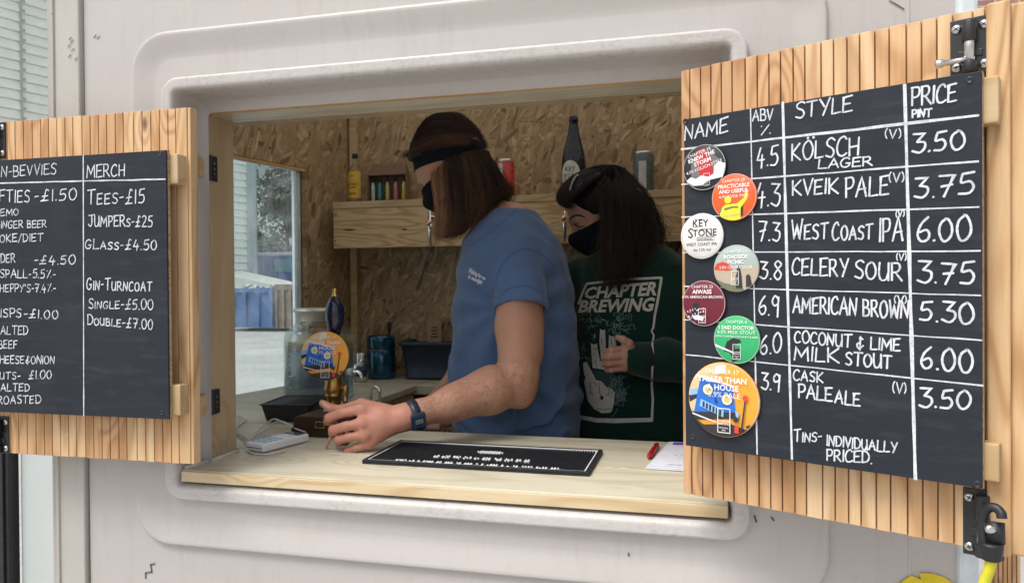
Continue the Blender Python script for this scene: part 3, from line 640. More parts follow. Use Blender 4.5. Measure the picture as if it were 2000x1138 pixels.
def outline(pts, wd):
    out = []
    for i in range(len(pts)):
        (ax, ay), (bx, by) = pts[i], pts[(i+1) % len(pts)]; L = math.hypot(bx-ax, by-ay); nx, ny = -(by-ay)/L*wd/2, (bx-ax)/L*wd/2; ex, ey = (bx-ax)/L*wd/2, (by-ay)/L*wd/2
        out.append([(ax-nx-ex, ay-ny-ey), (bx-nx+ex, by-ny+ey), (bx+nx+ex, by+ny+ey), (ax+nx-ex, ay+ny-ey)])
    return out
def rot2(p, a): c, s = math.cos(R(a)), math.sin(R(a)); return (p[0]*c-p[1]*s, p[0]*s+p[1]*c)
def art(parent, Rr, y0, shapes, texts, tilt=0, emblem=None):
    """shapes: (colour name, polygon) in unit-disc coordinates, drawn front to back order"""
    names = []; mb = MB()
    for i, (cn, poly) in enumerate(shapes):
        if cn not in names: names.append(cn)
        poly = clip_disc([rot2(p, tilt) for p in poly])
        if len(poly) < 3: continue
        a = sum(poly[k][0]*poly[(k+1) % len(poly)][1]-poly[(k+1) % len(poly)][0]*poly[k][1] for k in range(len(poly)))
        if a < 0: poly = poly[::-1]
        mb.mi = names.index(cn); mb.add([(p[0]*Rr, y0-.00012*(i+1), p[1]*Rr) for p in poly], [list(range(len(poly)))])
    if mb.f: mb.build('artwork', [MT[n] for n in names], parent)
    yt = y0-.00012*(len(shapes)+2); tb = MB()
    for s, cx, cy, size, bold in texts:
        v, f = text2d(s, size, bold)
        v = [rot2((p[0]+cx, p[1]+cy), tilt) for p in v]; tb.add([(p[0]*Rr, yt, p[1]*Rr) for p in v], f)
    if emblem:
        ex, ey, s = emblem
        for q in outline([(ex-.17*s, ey-.30*s), (ex+.17*s, ey-.30*s), (ex+.17*s, ey+.34*s), (ex-.17*s, ey+.34*s)], .022*s): tb.add([(p[0]*Rr, yt-.0001, p[1]*Rr) for p in q], [(0, 1, 2, 3)])
        for s_, yy, sz in (('CHAPTER', -.02, .075), ('BREWING', -.095, .075), ('FICTIONAL', -.19, .05), ('BEER', -.255, .05)):
            v, f = text2d(s_, sz*s, .012); tb.add([((p[0]+ex)*Rr, yt-.0002, (p[1]+ey+yy*s)*Rr) for p in v], f)
    return tb
for n_, c_ in dict(a_black=(.018, .018, .024), a_red=(.50, .02, .03), a_foam=(.72, .74, .80), a_grey=(.16, .15, .15), a_orange=(.80, .115, .022), a_yellow=(.80, .74, .03), a_cream=(.74, .73, .70), a_dark=(.03, .03, .035),
                   a_teal=(.36, .43, .40), a_sand=(.46, .38, .29), a_hill=(.62, .06, .03), a_maroon=(.16, .012, .030), a_green=(.03, .42, .145), a_amber=(.83, .36, .035), a_pale=(.80, .55, .30), a_blue=(.02, .16, .62), a_lblue=(.25, .50, .85), a_eye=(.62, .55, .16), a_olive=(.16, .17, .10), a_midgreen=(.03, .27, .10)).items(): C(n_, c_, .45, var=.06)
MT['a_white'] = MT['print_white']
def robot():
    H = [(-.62, .62), (.30, .38), (.42, -.25), (-.60, -.62), (-.88, -.40)]
    sh = [('a_pale', [(-1.1, 1.1), (.1, 1.1), (-.35, .2), (-.7, -.4), (-1.1, -.3)]), ('a_cream', [(-1, .7), (-.55, .95), (-.75, .55), (-1, .4)]), ('a_cream', [(-.2, .9), (.1, .95), (.05, .7), (-.25, .65)]),
          ('a_dark', [(-1.1, -.42), (-.55, -.72), (.2, -.62), (1.1, -.85), (1.1, -1.1), (-1.1, -1.1)]), ('a_dark', [(-.99, .04), (-.72, .20), (-.70, .02), (-.96, -.14)]), ('a_lblue', [(-.94, .20), (-.74, .26), (-.72, .10), (-.95, .04)]),
          ('a_white', [(-.70, .54), (.30, .36), (.26, .42), (-.62, .62)]), ('a_blue', [(-.64, .56), (.28, .34), (.36, -.30), (-.84, -.44)]), ('a_dark', [(-.90, -.40), (.36, -.30), (.36, -.46), (-.84, -.62)]), ('a_white', [(-.88, -.42), (-.2, -.60), (-.2, -.63), (-.88, -.46)]),
          ('a_dark', circ(-.42, .24, .165)), ('a_cream', circ(-.42, .24, .145)), ('a_eye', circ(-.42, .24, .085)), ('a_dark', circ(.12, .02, .165)), ('a_cream', circ(.12, .02, .145)), ('a_eye', circ(.12, .02, .085)),
          ('a_dark', [(-.22, .06), (-.12, -.10), (-.22, -.08)]), ('a_lblue', [(-.62, -.02), (.04, -.26), (.02, -.46), (-.66, -.22)])]
    for k in range(6):
        x = -.56+k*.095; y = -.08-k*.035; sh.append(('a_dark', [(x, y), (x+.055, y-.02), (x+.045, y-.17), (x-.012, y-.15)]))
    sh += [('a_dark', circ(.37, -.42, .09, .14)), ('a_lblue', [(.36, -.24), (.46, -.30), (.44, -.44), (.38, -.40)]), ('a_dark', [(.62, .06), (.66, .06), (.55, -.78), (.50, -.78)]), ('a_hill', circ(.64, .10, .075)),
           ('a_hill', [(.34, -.66), (.46, -.64), (.46, -.84), (.34, -.84)]), ('a_dark', [(.66, -.62), (.76, -.58), (.82, -.78), (.66, -.80)]), ('a_lblue', [(.68, -.68), (.76, -.66), (.78, -.76), (.69, -.76)])]
    tx = [('CHAPTER 17', .0, .70, .17, 0), ('TALLER THAN', .0, .47, .215, .022), ('A HOUSE', .02, .26, .215, .022), ('3.9% PALE', .06, .07, .21, -.004)]
    return 'a_amber', sh, tx, (.05, -.56, 1.0)
CLIPS = [
 ('round black badge with red tank and white foam by the chalkboard 4.5 row', (1376, 327), 45, 'a_black', 15,
  [('a_grey', [(-.5, .5), (.3, .75), (.75, .1), (.7, -.3), (-.7, -.3)]), ('a_red', [(-.10, .80), (.22, .80), (.40, .45), (.36, -.5), (-.26, -.5), (-.32, .45)]), ('a_foam', [(-.95, -.30), (-.7, -.20), (-.5, -.34), (-.2, -.30), (.1, -.48), (.35, -.42), (.45, -.1), (.72, .0), (.98, -.2), (.7, -.7), (.1, -.62), (-.3, -.72), (-.7, -.6)])],
  [('CHAPTER 10', -.05, .62, .2, .004), ('KNEW THE', .0, .40, .25, .026), ('STORM', .0, .17, .25, .026), ('4.5% KÖLSCH-STYLE', .0, -.05, .19, .004)], (.12, -.55, .8)),
 ('round orange badge with yellow raincoat figure beside the 4.3 row', (1434, 385), 46, 'a_orange', 0,
  [('a_grey', [(-.62, -.45), (-.42, -.4), (-.42, -.9), (-.7, -.9)]), ('a_dark', [(.2, -.4), (.42, -.35), (.40, -.8), (.2, -.85)]), ('a_yellow', [(-.52, -.42), (-.38, -.30), (.15, -.28), (.45, -.05), (.52, .28), (.62, .28), (.60, -.10), (.30, -.48), (.30, -1.0), (-.55, -1.0), (-.62, -.7)]), ('a_yellow', circ(-.26, -.10, .15, .16)), ('a_olive', [(-.44, -.46), (-.05, -.38), (.2, -.40), (.2, -.47), (-.05, -.46), (-.4, -.55)]), ('a_eye', [(-.5, -.72), (.28, -.68), (.28, -.78), (-.5, -.84)])],
  [('CHAPTER 28', .0, .64, .18, 0), ('PRACTICABLE', .0, .40, .225, .026), ('AND USEFUL', .0, .18, .225, .026), ('4.3% KVEIK PALE', .0, -.02, .18, 0)], None),
 ('round white badge lettered KEY STONE at the 7.3 row', (1371, 461), 44.5, 'a_cream', 0, [], [], None),
 ('round grey badge with red hill and two dark figures by 3.8 row', (1438, 524), 46, 'a_teal', 0,
  [('a_sand', [(-1.1, .0), (1.1, .1), (1.1, -1.1), (-1.1, -1.1)]), ('a_hill', [(-.98, .0), (-.85, .22), (-.6, .30), (-.35, .22), (-.12, -.02), (-.3, -.10), (-.9, -.06)]), ('a_olive', [(-1, -.4), (-.5, -.62), (.2, -.75), (.6, -1.1), (-1.1, -1.1)]), ('a_dark', [(.06, -.15), (.02, .10), (.08, .04), (.14, .12), (.20, .0), (.26, -.3), (.30, -.85), (.02, -.85), (-.02, -.4)]), ('a_dark', [(.45, -.32), (.56, -.24), (.64, -.34), (.72, -.75), (.45, -.8)])],
  [('CHAPTER 13', .0, .66, .18, 0), ('ROADSIDE', .0, .42, .225, .028), ('PICNIC', .0, .20, .225, .028), ('3.8% CELERY SOUR', .0, -.01, .175, 0)], (-.03, -.42, .9)),
 ('round maroon badge with white splashes beside the 6.9 row', (1375, 592), 45, 'a_maroon', 0,
  [('a_black', circ(-.35, -.12, .16, .14)), ('a_black', [(-.45, -.2), (-.2, -.2), (-.1, -.7), (-.6, -.6)])]+[('a_foam', circ(random.uniform(-.8, .1), random.uniform(-.85, -.2), random.uniform(.012, .035), n=7)) for _ in range(40)]+[('a_foam', [(-.5, -.55), (-.2, -.5), (.1, -.6), (0, -.75), (-.35, -.7)])],
  [('CHAPTER 23', .0, .66, .18, 0), ('AIWASS', .0, .42, .25, .028), ('6.9% AMERICAN BROWN', .0, .22, .168, .004)], (.0, -.55, .95)),
 ('round green badge with dark crouching figure beside the 6.0 row', (1439, 663), 47, 'a_green', 0,
  [('a_black', [(-.55, -.5), (-.42, -.1), (-.15, .06), (.15, .02), (.22, -.1), (-.05, -.2), (.1, -.45), (-.1, -.85), (-.3, -.55)]), ('a_midgreen', circ(.05, -.32, .12, .16)), ('a_foam', [(-.95, -.20), (-.9, -.32), (-.1, -.58), (.1, -.62), (-.1, -.52)]), ('a_black', [(-.1, -.4), (.15, -.35), (.2, -.8), (-.2, -.95)])],
  [('CHAPTER 4', .0, .68, .18, 0), ('I SAID DOCTOR', .0, .43, .21, .026), ('6.0% MILK STOUT', .0, .24, .21, .002), ('-WITH TOASTED COCONUT & LIME-', .0, .09, .115, .004)], (.02, -.52, .95)),
]
def disc(parent, Rr, base, th=.004, rim='print_white'):
    d = MB().lathe([(Rr*.97, 0), (Rr, .0006), (Rr, th-.0006), (Rr*.975, th), (0, th)], (0, 0, 0), 48)
    o = d.build('disc', MT[base], parent); o.rotation_euler = (R(90), 0, 0); return o
for i, (lab, cpx, ry, base, tilt, shp, tx, em) in enumerate(CLIPS+[(None, (1413, 780), 73, None, 0, None, None, None)]):
    u_, z_ = FR.at(*cpx, OFF-.004); Rr = abs(FR.at(cpx[0], cpx[1]-ry, OFF-.004)[1]-z_)
    if lab is None: base, shp, tx, em = robot(); lab = 'large round orange badge with blue box-shaped robot head beside the 3.9 row'
    wpt = FR.w(u_, OFF-.0016, z_)
    pc = thing('pump_clip', lab, 'badge', wpt, FR.rz, 'round beer badges on the chalkboard')
    disc(pc, Rr, base)
    ring_ = MB(); n = 48
    ring_.add([(Rr*.985*math.cos(2*math.pi*k/n), -.0041-.00003, Rr*.985*math.sin(2*math.pi*k/n)) for k in range(n)]+[(Rr*.962*math.cos(2*math.pi*k/n), -.0041-.00003, Rr*.962*math.sin(2*math.pi*k/n)) for k in range(n)], [(k, (k+1) % n, (k+1) % n+n, k+n) for k in range(n)])
    if base != 'a_cream': ring_.build('rim', C('a_rim', (.45, .44, .44), .5), pc)
    if base == 'a_cream':
        tb = MB()
        for s, cx_, cy_, sz, b_ in (('KEY', -.05, .42, .44, .010), ('S', -.52, -.06, .62, .0), ('TONE', .15, .0, .42, .010), ('CHAPTER BREWING', .12, -.17, .085, .0), ('WEST COAST IPA', .0, -.42, .185, .004), ('Alc 7.3% Vol', .02, -.66, .16, .002)):
            v, f = text2d(s, sz, b_); tb.add([((p[0]+cx_)*Rr, -.0045, (p[1]+cy_)*Rr) for p in v], f)
        for x0_, x1_, y_ in ((-.22, .62, -.065), (-.22, .62, -.195)): tb.box(x0_*Rr, x1_*Rr, -.0046, -.0042, y_*Rr, (y_+.012)*Rr)
        for cx_, cy_ in ((-.28, .74), (-.12, .74), (-.02, .74), (-.28, .41), (.10, .30), (-.05, .30), (.0, .30), (.15, .30), (.28, .30), (.42, .30), (.5, .0), (.3, .0)): tb.box((cx_-.05)*Rr, (cx_+.05)*Rr, -.0046, -.0042, (cy_-.012)*Rr, (cy_+.012)*Rr)
        tb.build('lettering', MT['ink'], pc)
        r2 = MB(); r2.add([(Rr*.93*math.cos(2*math.pi*k/n), -.00415, Rr*.93*math.sin(2*math.pi*k/n)) for k in range(n)]+[(Rr*.915*math.cos(2*math.pi*k/n), -.00415, Rr*.915*math.sin(2*math.pi*k/n)) for k in range(n)], [(k, (k+1) % n, (k+1) % n+n, k+n) for k in range(n)]); r2.build('rim', C('a_rim', (.45, .44, .44), .5), pc)
    else:
        art(pc, Rr, -.0041, shp, tx, tilt, em).build('lettering', MT['print_white'], pc)

# ------------------------------------------------------------------ things on the counter
CT = CTZ+.0008
def at(px, py, z=CT): return PZ(px, py, z)
# bar mat
bx0, bx1, by0, by1 = -.716, -.221, 1.474, 1.686
mat = thing('bar_mat', 'black rubber bar mat with white raised lettering lying on the counter', 'bar mat', ((bx0+bx1)/2, (by0+by1)/2, CT))
hx, hy = (bx1-bx0)/2, (by1-by0)/2
ring2 = MB().box(-hx, hx, -hy, hy, 0, .003)
for a_, b_, c_, d_ in ((-hx, hx, -hy, -hy+.009), (-hx, hx, hy-.009, hy), (-hx, -hx+.009, -hy+.009, hy-.009), (hx-.009, hx, -hy+.009, hy-.009)): ring2.box(a_, b_, c_, d_, .0031, .0085)
ring2.build('mat_base', MT['rubber'], mat, bevel=.0012)
wl = MB()
for a_, b_, c_, d_ in ((-hx+.0095, hx-.0095, -hy+.0095, -hy+.0115), (-hx+.0095, hx-.0095, hy-.0115, hy-.0095), (-hx+.0095, -hx+.0115, -hy+.0115, hy-.0115), (hx-.0115, hx-.0095, -hy+.0115, hy-.0115)): wl.box(a_, b_, c_, d_, .0031, .0078)
wl.build('edge_line', MT['print_white'], mat)
nb = MB(); nw = MB(); pit = .0062
def nub(mb, x, y, h): 
    a, b = .0022, .0015; mb.add([(x-a, y-a, .0031), (x+a, y-a, .0031), (x+a, y+a, .0031), (x-a, y+a, .0031), (x-b, y-b, h), (x+b, y-b, h), (x+b, y+b, h), (x-b, y+b, h)], [(4, 5, 6, 7), (0, 1, 5, 4), (1, 2, 6, 5), (2, 3, 7, 6), (3, 0, 4, 7)])
mk2 = []
tr_ = random.Random(3)
def word_mask(x0_, x1_, rows, gap):
    s = {}
    x_ = x0_
    while x_ <= x1_:
        wl_ = tr_.randint(2, gap)
        for q in range(wl_):
            for r_ in rows:
                if tr_.random() < .74: s[(x_+q, r_)] = 1
        x_ += wl_+1
    return s
nx_, ny_ = int((2*hx-.026)/pit), int((2*hy-.026)/pit)
def cell(px, py): p = at(px, py, CT+.006); return int((p[0]-(bx0+.013))/pit), int((p[1]-(by0+.013))/pit)
c0, r0 = cell(854, 891); c1, _ = cell(1040, 897); d0, q0 = cell(783, 898); d1, _ = cell(1092, 911); e0, f0 = cell(940, 883); e1, _ = cell(984, 884)
msk = word_mask(c0, c1, (r0-1, r0, r0+1), 3); msk.update(word_mask(d0, d1, (q0-1, q0), 4))
for x_ in range(e0, e1+1):
    for r_ in (f0-1, f0, f0+1):
        if ((x_-(e0+e1)/2)/((e1-e0)/2+.5))**2+((r_-f0)/1.6)**2 < 1: msk[(x_, r_)] = 1
for i in range(nx_+1):
    for j in range(ny_+1):
        x_, y_ = -hx+.013+i*pit, -hy+.013+j*pit
        if msk.get((i, j)): nub(nw, x_, y_, .0092)
        else: nub(nb, x_, y_, .0078)
nb.build('stud', MT['rubber'], mat)['kind'] = 'stuff'; nw.build('lettering', MT['print_white'], mat)
# card reader
cdir = np.array([.042, .152]); cdir /= np.linalg.norm(cdir)
cr_ = thing('card_reader', 'small white card payment terminal with a keypad lying on the counter left of the hand', 'card reader', (-.993, 1.592, CT), math.atan2(cdir[1], cdir[0])-math.pi/2)
MB().box(-.031, .031, -.072, .072, .001, .021).build('case', MT['whiteplastic'], cr_, bevel=.005, seg=4)
MB().box(-.026, .026, .038, .066, .0205, .0216).build('screen', C('reader_screen', (.10, .14, .15), .08), cr_, bevel=.0004)
MB().box(-.026, .026, .012, .034, .0205, .0213).build('panel', C('screen_glare', (.82, .83, .85), .15), cr_, bevel=.0004)  # white glare on the screen, put in as a pale slab
for i in range(3):
    for j in range(4):
        k_ = MB().lathe([(.0062, 0), (.0060, .0008), (.004, .0011), (0, .0011)], (0, 0, 0), 16).build('key', C('key_blue', (.20, .42, .60), .35), cr_); k_.location = (-.0175+i*.0175, -.058+j*.0158, .0209)
MB().box(-.024, .024, -.0728, -.0715, .009, .0105).build('card_slot', MT['black'], cr_)
# cable of the reader
def cpath(pts): return [tuple(at(px, py, CT+.0024+h)) for px, py, h in pts]
def sm3(p, n=6):
    p = [np.array(q) for q in p]; out = []
    for i in range(len(p)-1):
        a, b, c, d = p[max(i-1, 0)], p[i], p[i+1], p[min(i+2, len(p)-1)]
        for k in range(n):
            t_ = k/n; out.append(.5*(2*b+(c-a)*t_+(2*a-5*b+4*c-d)*t_*t_+(3*b-a-3*c+d)*t_**3))
    return out+[p[-1]]
cb = MB()
cb.tube(sm3(cpath([(652, 836, .004), (630, 843, .004), (610, 845, .006), (590, 841, .012), (570, 833, .02), (548, 822, .024), (535, 818, .024), (520, 826, .018), (505, 840, .010), (492, 856, .004), (486, 868, .001), (485, 878, .001), (492, 884, .001), (515, 887, .001), (540, 884, .001), (556, 880, .0)])), .0023, 8)
cb.tube(sm3(cpath([(588, 850, .001), (600, 847, .001), (611, 841, .004), (600, 838, .010), (575, 833, .016), (556, 824, .018), (540, 823, .016), (522, 836, .01), (500, 850, .006), (484, 860, .004), (481, 864, .003), (490, 863, .004), (500, 858, .002), (504, 863, .0), (495, 866, .0)])), .0022, 8)
cb.tube(sm3(cpath([(484, 862, .001), (470, 852, .002), (455, 842, .001), (440, 832, .0)])), .0022, 8); cb.tube(sm3(cpath([(486, 860, .006), (472, 849, .005), (457, 843, .004), (466, 832, .004), (478, 824, .005), (480, 818, .006), (470, 813, .006), (456, 814, .004), (440, 818, .002)])), .0022, 8)
cb.tube(sm3(cpath([(457, 842, .009), (464, 834, .010), (466, 822, .010), (460, 810, .008), (445, 802, .006)])), .0020, 8)
tag(cb.build('cable', C('grey_cable', (.50, .49, .46), .5, var=.05)), 'thin grey charging cable looping around the white card reader', 'cable')
# drip tray
p0 = at(514, 823); p1 = at(576, 825); h = .052
t0 = at(509, 789, CT+h); t1 = at(603, 790, CT+h); t2 = at(558, 771, CT+h); t3 = t1+(t2-t0)
tray = thing('drip_tray', 'black plastic drip tray with a slotted top beside the beer pump', 'drip tray', ((t0[0]+t3[0])/2, (t0[1]+t3[1])/2, CT))
L_ = lambda p: np.array(p)-np.array([(t0[0]+t3[0])/2, (t0[1]+t3[1])/2, CT])
corners = [L_(t0), L_(t1), L_(t3), L_(t2)]
cen = sum(corners)/4; ins = lambda k, z: [tuple((c-cen)*k+cen*np.array([1, 1, 0])+np.array([0, 0, z])-np.array([0, 0, (c-cen)[2]*k])) for c in corners]
tm = MB(); A_ = ins(.84, .001); B_ = ins(.985, h-.003); C_ = ins(1.05, h-.003); D_ = ins(1.05, h); E_ = ins(.94, h); F_ = ins(.92, h-.02)
vs = A_+B_+C_+D_+E_+F_; fs = [(3, 2, 1, 0)]
for k in range(5):
    for i in range(4): fs.append((k*4+i, k*4+(i+1) % 4, k*4+4+(i+1) % 4, k*4+4+i))
fs.append((20, 21, 22, 23)); tm.add(vs, fs); tm.build('tray_body', MT['blackplastic'], tray, bevel=.001)
bars = MB(); e0_, e1_, e2_, e3_ = [np.array(q) for q in E_]
for k in range(1, 13):
    f_ = k/13; a_, b_ = e0_+(e3_-e0_)*f_, e1_+(e2_-e1_)*f_; bars.tube([a_+np.array([0, 0, -.003]), b_+np.array([0, 0, -.003])], .0022, 6)
bars.build('grille', MT['blackplastic'], tray)
# beer pump
PX0, PYv = float(P(652, 800, 1.80)[0]), 1.80
pump = thing('beer_pump', 'hand pull beer pump with a navy handle, brass column and round orange badge', 'beer pump', (PX0, PYv, CT))
sP = lambda py: zat(652, py, PYv)-CT
fl, fr_ = at(570, 851), at(692, 853)
zt_ = zat(588, 812, fl[1])-CT; bx_ = fl[0]-PX0
wd_ = fr_[0]-fl[0]
bb = MB(); prof = [(bx_, .002), (bx_+.004, .001), (bx_+wd_, .001), (bx_+wd_, zt_), (bx_+.018, zt_), (bx_+.010, zt_-.004), (bx_+.004, zt_-.014), (bx_+.002, zt_*.42), (bx_-.004, zt_*.38)]
bb.prism(prof, fl[1]-PYv, fl[1]-PYv+.10); bb.build('clamp_block', wood('dark_stained_wood', (.060, .030, .015), (.045, .022, .011), (.02, .010, .006), 'x', 8, 80, knots=False, rough=.4), pump, bevel=.003, seg=3)
q = P(625, 829, fl[1]); gx, gz = q[0]-PX0, q[2]-CT
nm = MB().box(gx-.0135, gx+.0135, fl[1]-PYv-.0015, fl[1]-PYv+.002, gz-.0085, gz+.0085).build('name_plate', MT['gold'], pump, bevel=.0004)
MB().box(gx-.0115, gx+.0115, fl[1]-PYv-.0019, fl[1]-PYv-.0012, gz-.0065, gz+.0065).build('plate_field', MT['black'], nm)
col_ = MB().lathe([(.027, zt_-.002), (.027, zt_+.004), (.0205, zt_+.006), (.0190, sP(788)), (.0190, sP(775)), (.0215, sP(773)), (.0215, sP(769)), (.0200, sP(768)), (.0245, sP(763)), (.0248, sP(758)), (.0225, sP(748)), (.0215, sP(744)), (.0205, sP(735)), (.017, sP(715)), (.012, sP(700)), (.009, sP(690))], (0, 0, 0), 32)
col_.build('column', MT['brass'], pump)
pp = MB().lathe([(.006, zt_), (.006, sP(785)), (.0075, sP(783)), (.0075, sP(778)), (.0055, sP(776)), (.0055, sP(768)), (.0065, sP(766)), (.0065, sP(752)), (.003, sP(751))], (.036, -.004, 0), 16); pp.tube([(.036, -.004, sP(757)), (.018, 0, sP(757))], .006, 10); pp.build('valve', MT['brass'], pump)
hd = MB(); lean = .006
pr = [(662, .008), (655, .0115), (645, .0170), (635, .0215), (625, .0245), (615, .0255), (605, .0248), (597, .0225), (590, .0190), (584, .0145), (579, .0090), (577, .0075)]
hd.lathe([(.007, sP(720)), (.008, sP(680))]+[(r_, sP(py)) for py, r_ in pr], (lean, 0, 0), 32); hd.build('handle', MT['handleblue'], pump)
hd = MB(); hd.lathe([(.0085, sP(579)), (.0088, sP(577)), (.006, sP(575.5)), (.0075, sP(573.5)), (.006, sP(571)), (.0042, sP(569)), (.0058, sP(566.5)), (.005, sP(564)), (.0, sP(562.5))], (lean, 0, 0), 20); hd.build('finial', MT['gold'], pump)
cq = P(635, 695, PYv-.035); Rr = abs(zat(635, 695-48, PYv-.035)-cq[2])
bd = thing('badge', None, None); bd.parent = pump; bd.location = (cq[0]-PX0, cq[1]-PYv, cq[2]-CT); bd.rotation_euler = (R(-4), 0, R(9))
base, shp, tx, em = robot(); disc(bd, Rr, base); art(bd, Rr, -.0041, shp, tx, 0, em).build('lettering', MT['print_white'], bd)
MB().box(-.008, .008, -.0002, .026, -.02, .0).build('badge_bracket', MT['brass'], bd)
# steel hoop
q = P(733, 783, 1.80); hp = MB(); pts = []
for k in range(15):
    a = math.pi*k/14; pts.append((.0125*math.cos(a), 0, zat(733, 765, 1.80)-q[2]+.0135*math.sin(a)))
pts = [(.0125, 0, CT-q[2])]+pts+[(-.0125, 0, CT-q[2])]
hp.tube(pts, .0042, 10); o = hp.build('steel_hoop', MT['steel']); o.location = q; tag(o, 'bent steel hoop pipe standing on the counter behind the wrist', 'pipe')
# order sheets and pen
pa = thing('order_sheets', 'stack of white printed order sheets with a violet heading beside the shutter', 'papers', (.0, 1.71, CT))
cs = [at(1260, 914), at(1303, 863), at(1340, 863)]
for k, (dx, dy) in enumerate(((0, -.006), (.005, .004), (.010, .016))):
    x_, y_ = cs[0][0]+dx, cs[0][1]+dy
    m = MB(); z_ = .0006+k*.0012; m.prismz([(x_, y_-1.71), (x_+.15, y_-1.715), (x_+.175, y_-1.71+.245), (cs[1][0]+dx*.5, y_-1.71+.245)], z_, z_+.0007)
    m.build('sheet', MT['paper'], pa)
    if k == 2:
        l = MB(); l.prismz([(cs[1][0]+.014, y_-1.71+.212), (cs[1][0]+.17, y_-1.71+.212), (cs[1][0]+.175, y_-1.71+.238), (cs[1][0]+.017, y_-1.71+.238)], z_+.0009, z_+.0011); l.build('heading', C('violet_print', (.12, .06, .45), .6), pa)
    l = MB(); rr_ = random.Random(k)
    yy = y_-1.71+.010
    xx = x_+.035
    while xx < x_+.13:
        ww = rr_.uniform(.004, .014); l.box(xx, xx+ww, yy, yy+.004, z_+.0009, z_+.0011); xx += ww+.003
    if k == 2:
        for yy2, xa, xb_ in ((.07, .055, .10), (.10, .045, .12)):
            xx = x_+xa
            while xx < x_+xb_: ww = rr_.uniform(.004, .012); l.box(xx, xx+ww, y_-1.71+yy2, y_-1.71+yy2+.003, z_+.0009, z_+.0011); xx += ww+.005
    l.build('print', C('pale_ink', (.25, .27, .38), .6), pa)
pn0, pn1 = at(1267, 892, CT+.006), at(1284, 867, CT+.006); d_ = np.array(pn1)-np.array(pn0); L2 = np.linalg.norm(d_)
o = MB().tube([(0, 0, 0), (0, L2*.06, 0), (0, L2*.3, 0), (0, L2*.92, 0), (0, L2, 0)], [.003, .0055, .0062, .0062, .004], 12).build('pen', C('red_pen', (.42, .006, .012), .25))
o.location = pn0; o.rotation_euler = (0, 0, math.atan2(d_[1], d_[0])-math.pi/2); tag(o, 'red plastic pen lying beside the printed sheets on the counter', 'pen')

# ------------------------------------------------------------------ dispenser and other things at the back
JX, JY = float(P(624, 700, 2.30)[0]), 2.30
jar = thing('drinks_dispenser', 'large glass drinks dispenser jar with a steel lid and tap beside the window', 'drinks dispenser', (JX, JY, CT))
jz = lambda py: zat(624, py, JY)-CT
prof = [(.108, .0), (.116, .004), (.118, .02), (.118, jz(668)), (.116, jz(655)), (.108, jz(645)), (.092, jz(637)), (.080, jz(632)), (.076, jz(626))]
MB().lathe(prof+[(r-.004, z) for r, z in prof[::-1]][:-1]+[(.0, .006)], (0, 0, 0), 48).build('glass_body', MT['glass'], jar)
MB().lathe([(.0, .008), (.110, .008), (.112, .02), (.112, jz(674)), (0, jz(674))], (0, 0, 0), 48).build('water', MT['water'], jar)
MB().lathe([(.079, jz(626)), (.080, jz(625)), (.080, jz(609)), (.088, jz(607)), (.088, jz(603)), (.084, jz(601.5)), (0, jz(601))], (0, 0, 0), 40).build('lid', plain('lid_steel', (.72, .70, .66), .38, .85, .08), jar)
gv = MB()
for k in range(8):
    z_ = .05+k*.0185; 
    for a0_, a1_ in ((-2.05, -1.93),): gv.add([(.1186*math.cos(a), .1186*math.sin(a), z) for a, z in ((a0_, z_), (a1_-(.05 if k % 2 else 0), z_), (a1_-(.05 if k % 2 else 0), z_+.0025), (a0_, z_+.0025))], [(0, 1, 2, 3)])
gv.build('scale_marks', MT['print_white'], jar)
tq = P(690, 726, JY-.06); ta = thing('tap', None, None); ta.parent = jar; ta.location = (tq[0]-JX, tq[1]-JY, tq[2]-CT); ta.rotation_euler = (0, 0, R(-20))
m = MB(); m.tube([(-.02, 0, 0), (-.003, 0, 0)], .012, 16); m.tube([(-.004, 0, 0), (.0, 0, 0)], .015, 18); m.build('washer', C('clear_washer', (.55, .60, .58), .3), ta)
m = MB(); m.tube(sm3([(0, 0, 0), (.014, 0, .002), (.026, 0, .001), (.036, 0, -.008), (.041, 0, -.020)]), [.0075]*6+[.0065]*6+[.006]*6+[.0055]*6+[.005], 12); m.tube([(.012, 0, 0), (.012, 0, .024)], .0055, 12)
m.build('spout', MT['chrome'], ta)
m = MB(); m.tube([(.008, 0, .024), (.022, 0, .026), (.036, 0, .036), (.044, 0, .041)], [.003, .0036, .0042, .0062], 10); m.box(.006, .018, -.002, .002, .018, .026); m.build('lever', MT['chrome'], ta)
def onback(px, py): return PZ(px, py, CT)
# crisp packets
def packet(nm, lab, px, py, yv, wd, ht, mats, rz, tilt):
    q = P(px, py, yv); m = MB(); n = 12
    for sgn in (1, -1):
        v = []
        for j in range(n+1):
            for i in range(n+1):
                a, b = i/n*2-1, j/n; d = .020*(1-a*a)**.6*(math.sin(math.pi*b)**.5 if 0 < b < 1 else 0)*(1+.25*math.sin(7*a+5*b)); v.append((a*wd/2*(1-.06*math.sin(math.pi*b)), sgn*-d, b*ht))
        for j in range(n):
            m.mi = 1 if (n*.35 < j < n*.72 and sgn == 1) else (2 if j >= n-2 else 0)
            fs = [(j*(n+1)+i, j*(n+1)+i+1, (j+1)*(n+1)+i+1, (j+1)*(n+1)+i) for i in range(n)]
            m.add([v[k] for k in range((n+1)*(j), (n+1)*(j+2))], [[x-(n+1)*j for x in (f if sgn == 1 else f[::-1])] for f in fs], True)
    o = m.build(nm, [MT[k] for k in mats]); o.location = (q[0], q[1], CT+.001); o.rotation_euler = (R(tilt), 0, R(rz)); tag(o, lab, 'crisp packet', 'crisp packets by the jar')
C('foil_red', (.40, .03, .04), .3); C('foil_yellow', (.70, .52, .04), .3); C('foil_purple', (.25, .22, .42), .3); C('foil_blue', (.10, .18, .42), .22); C('foil_silver', (.55, .57, .60), .2, metal=.6)
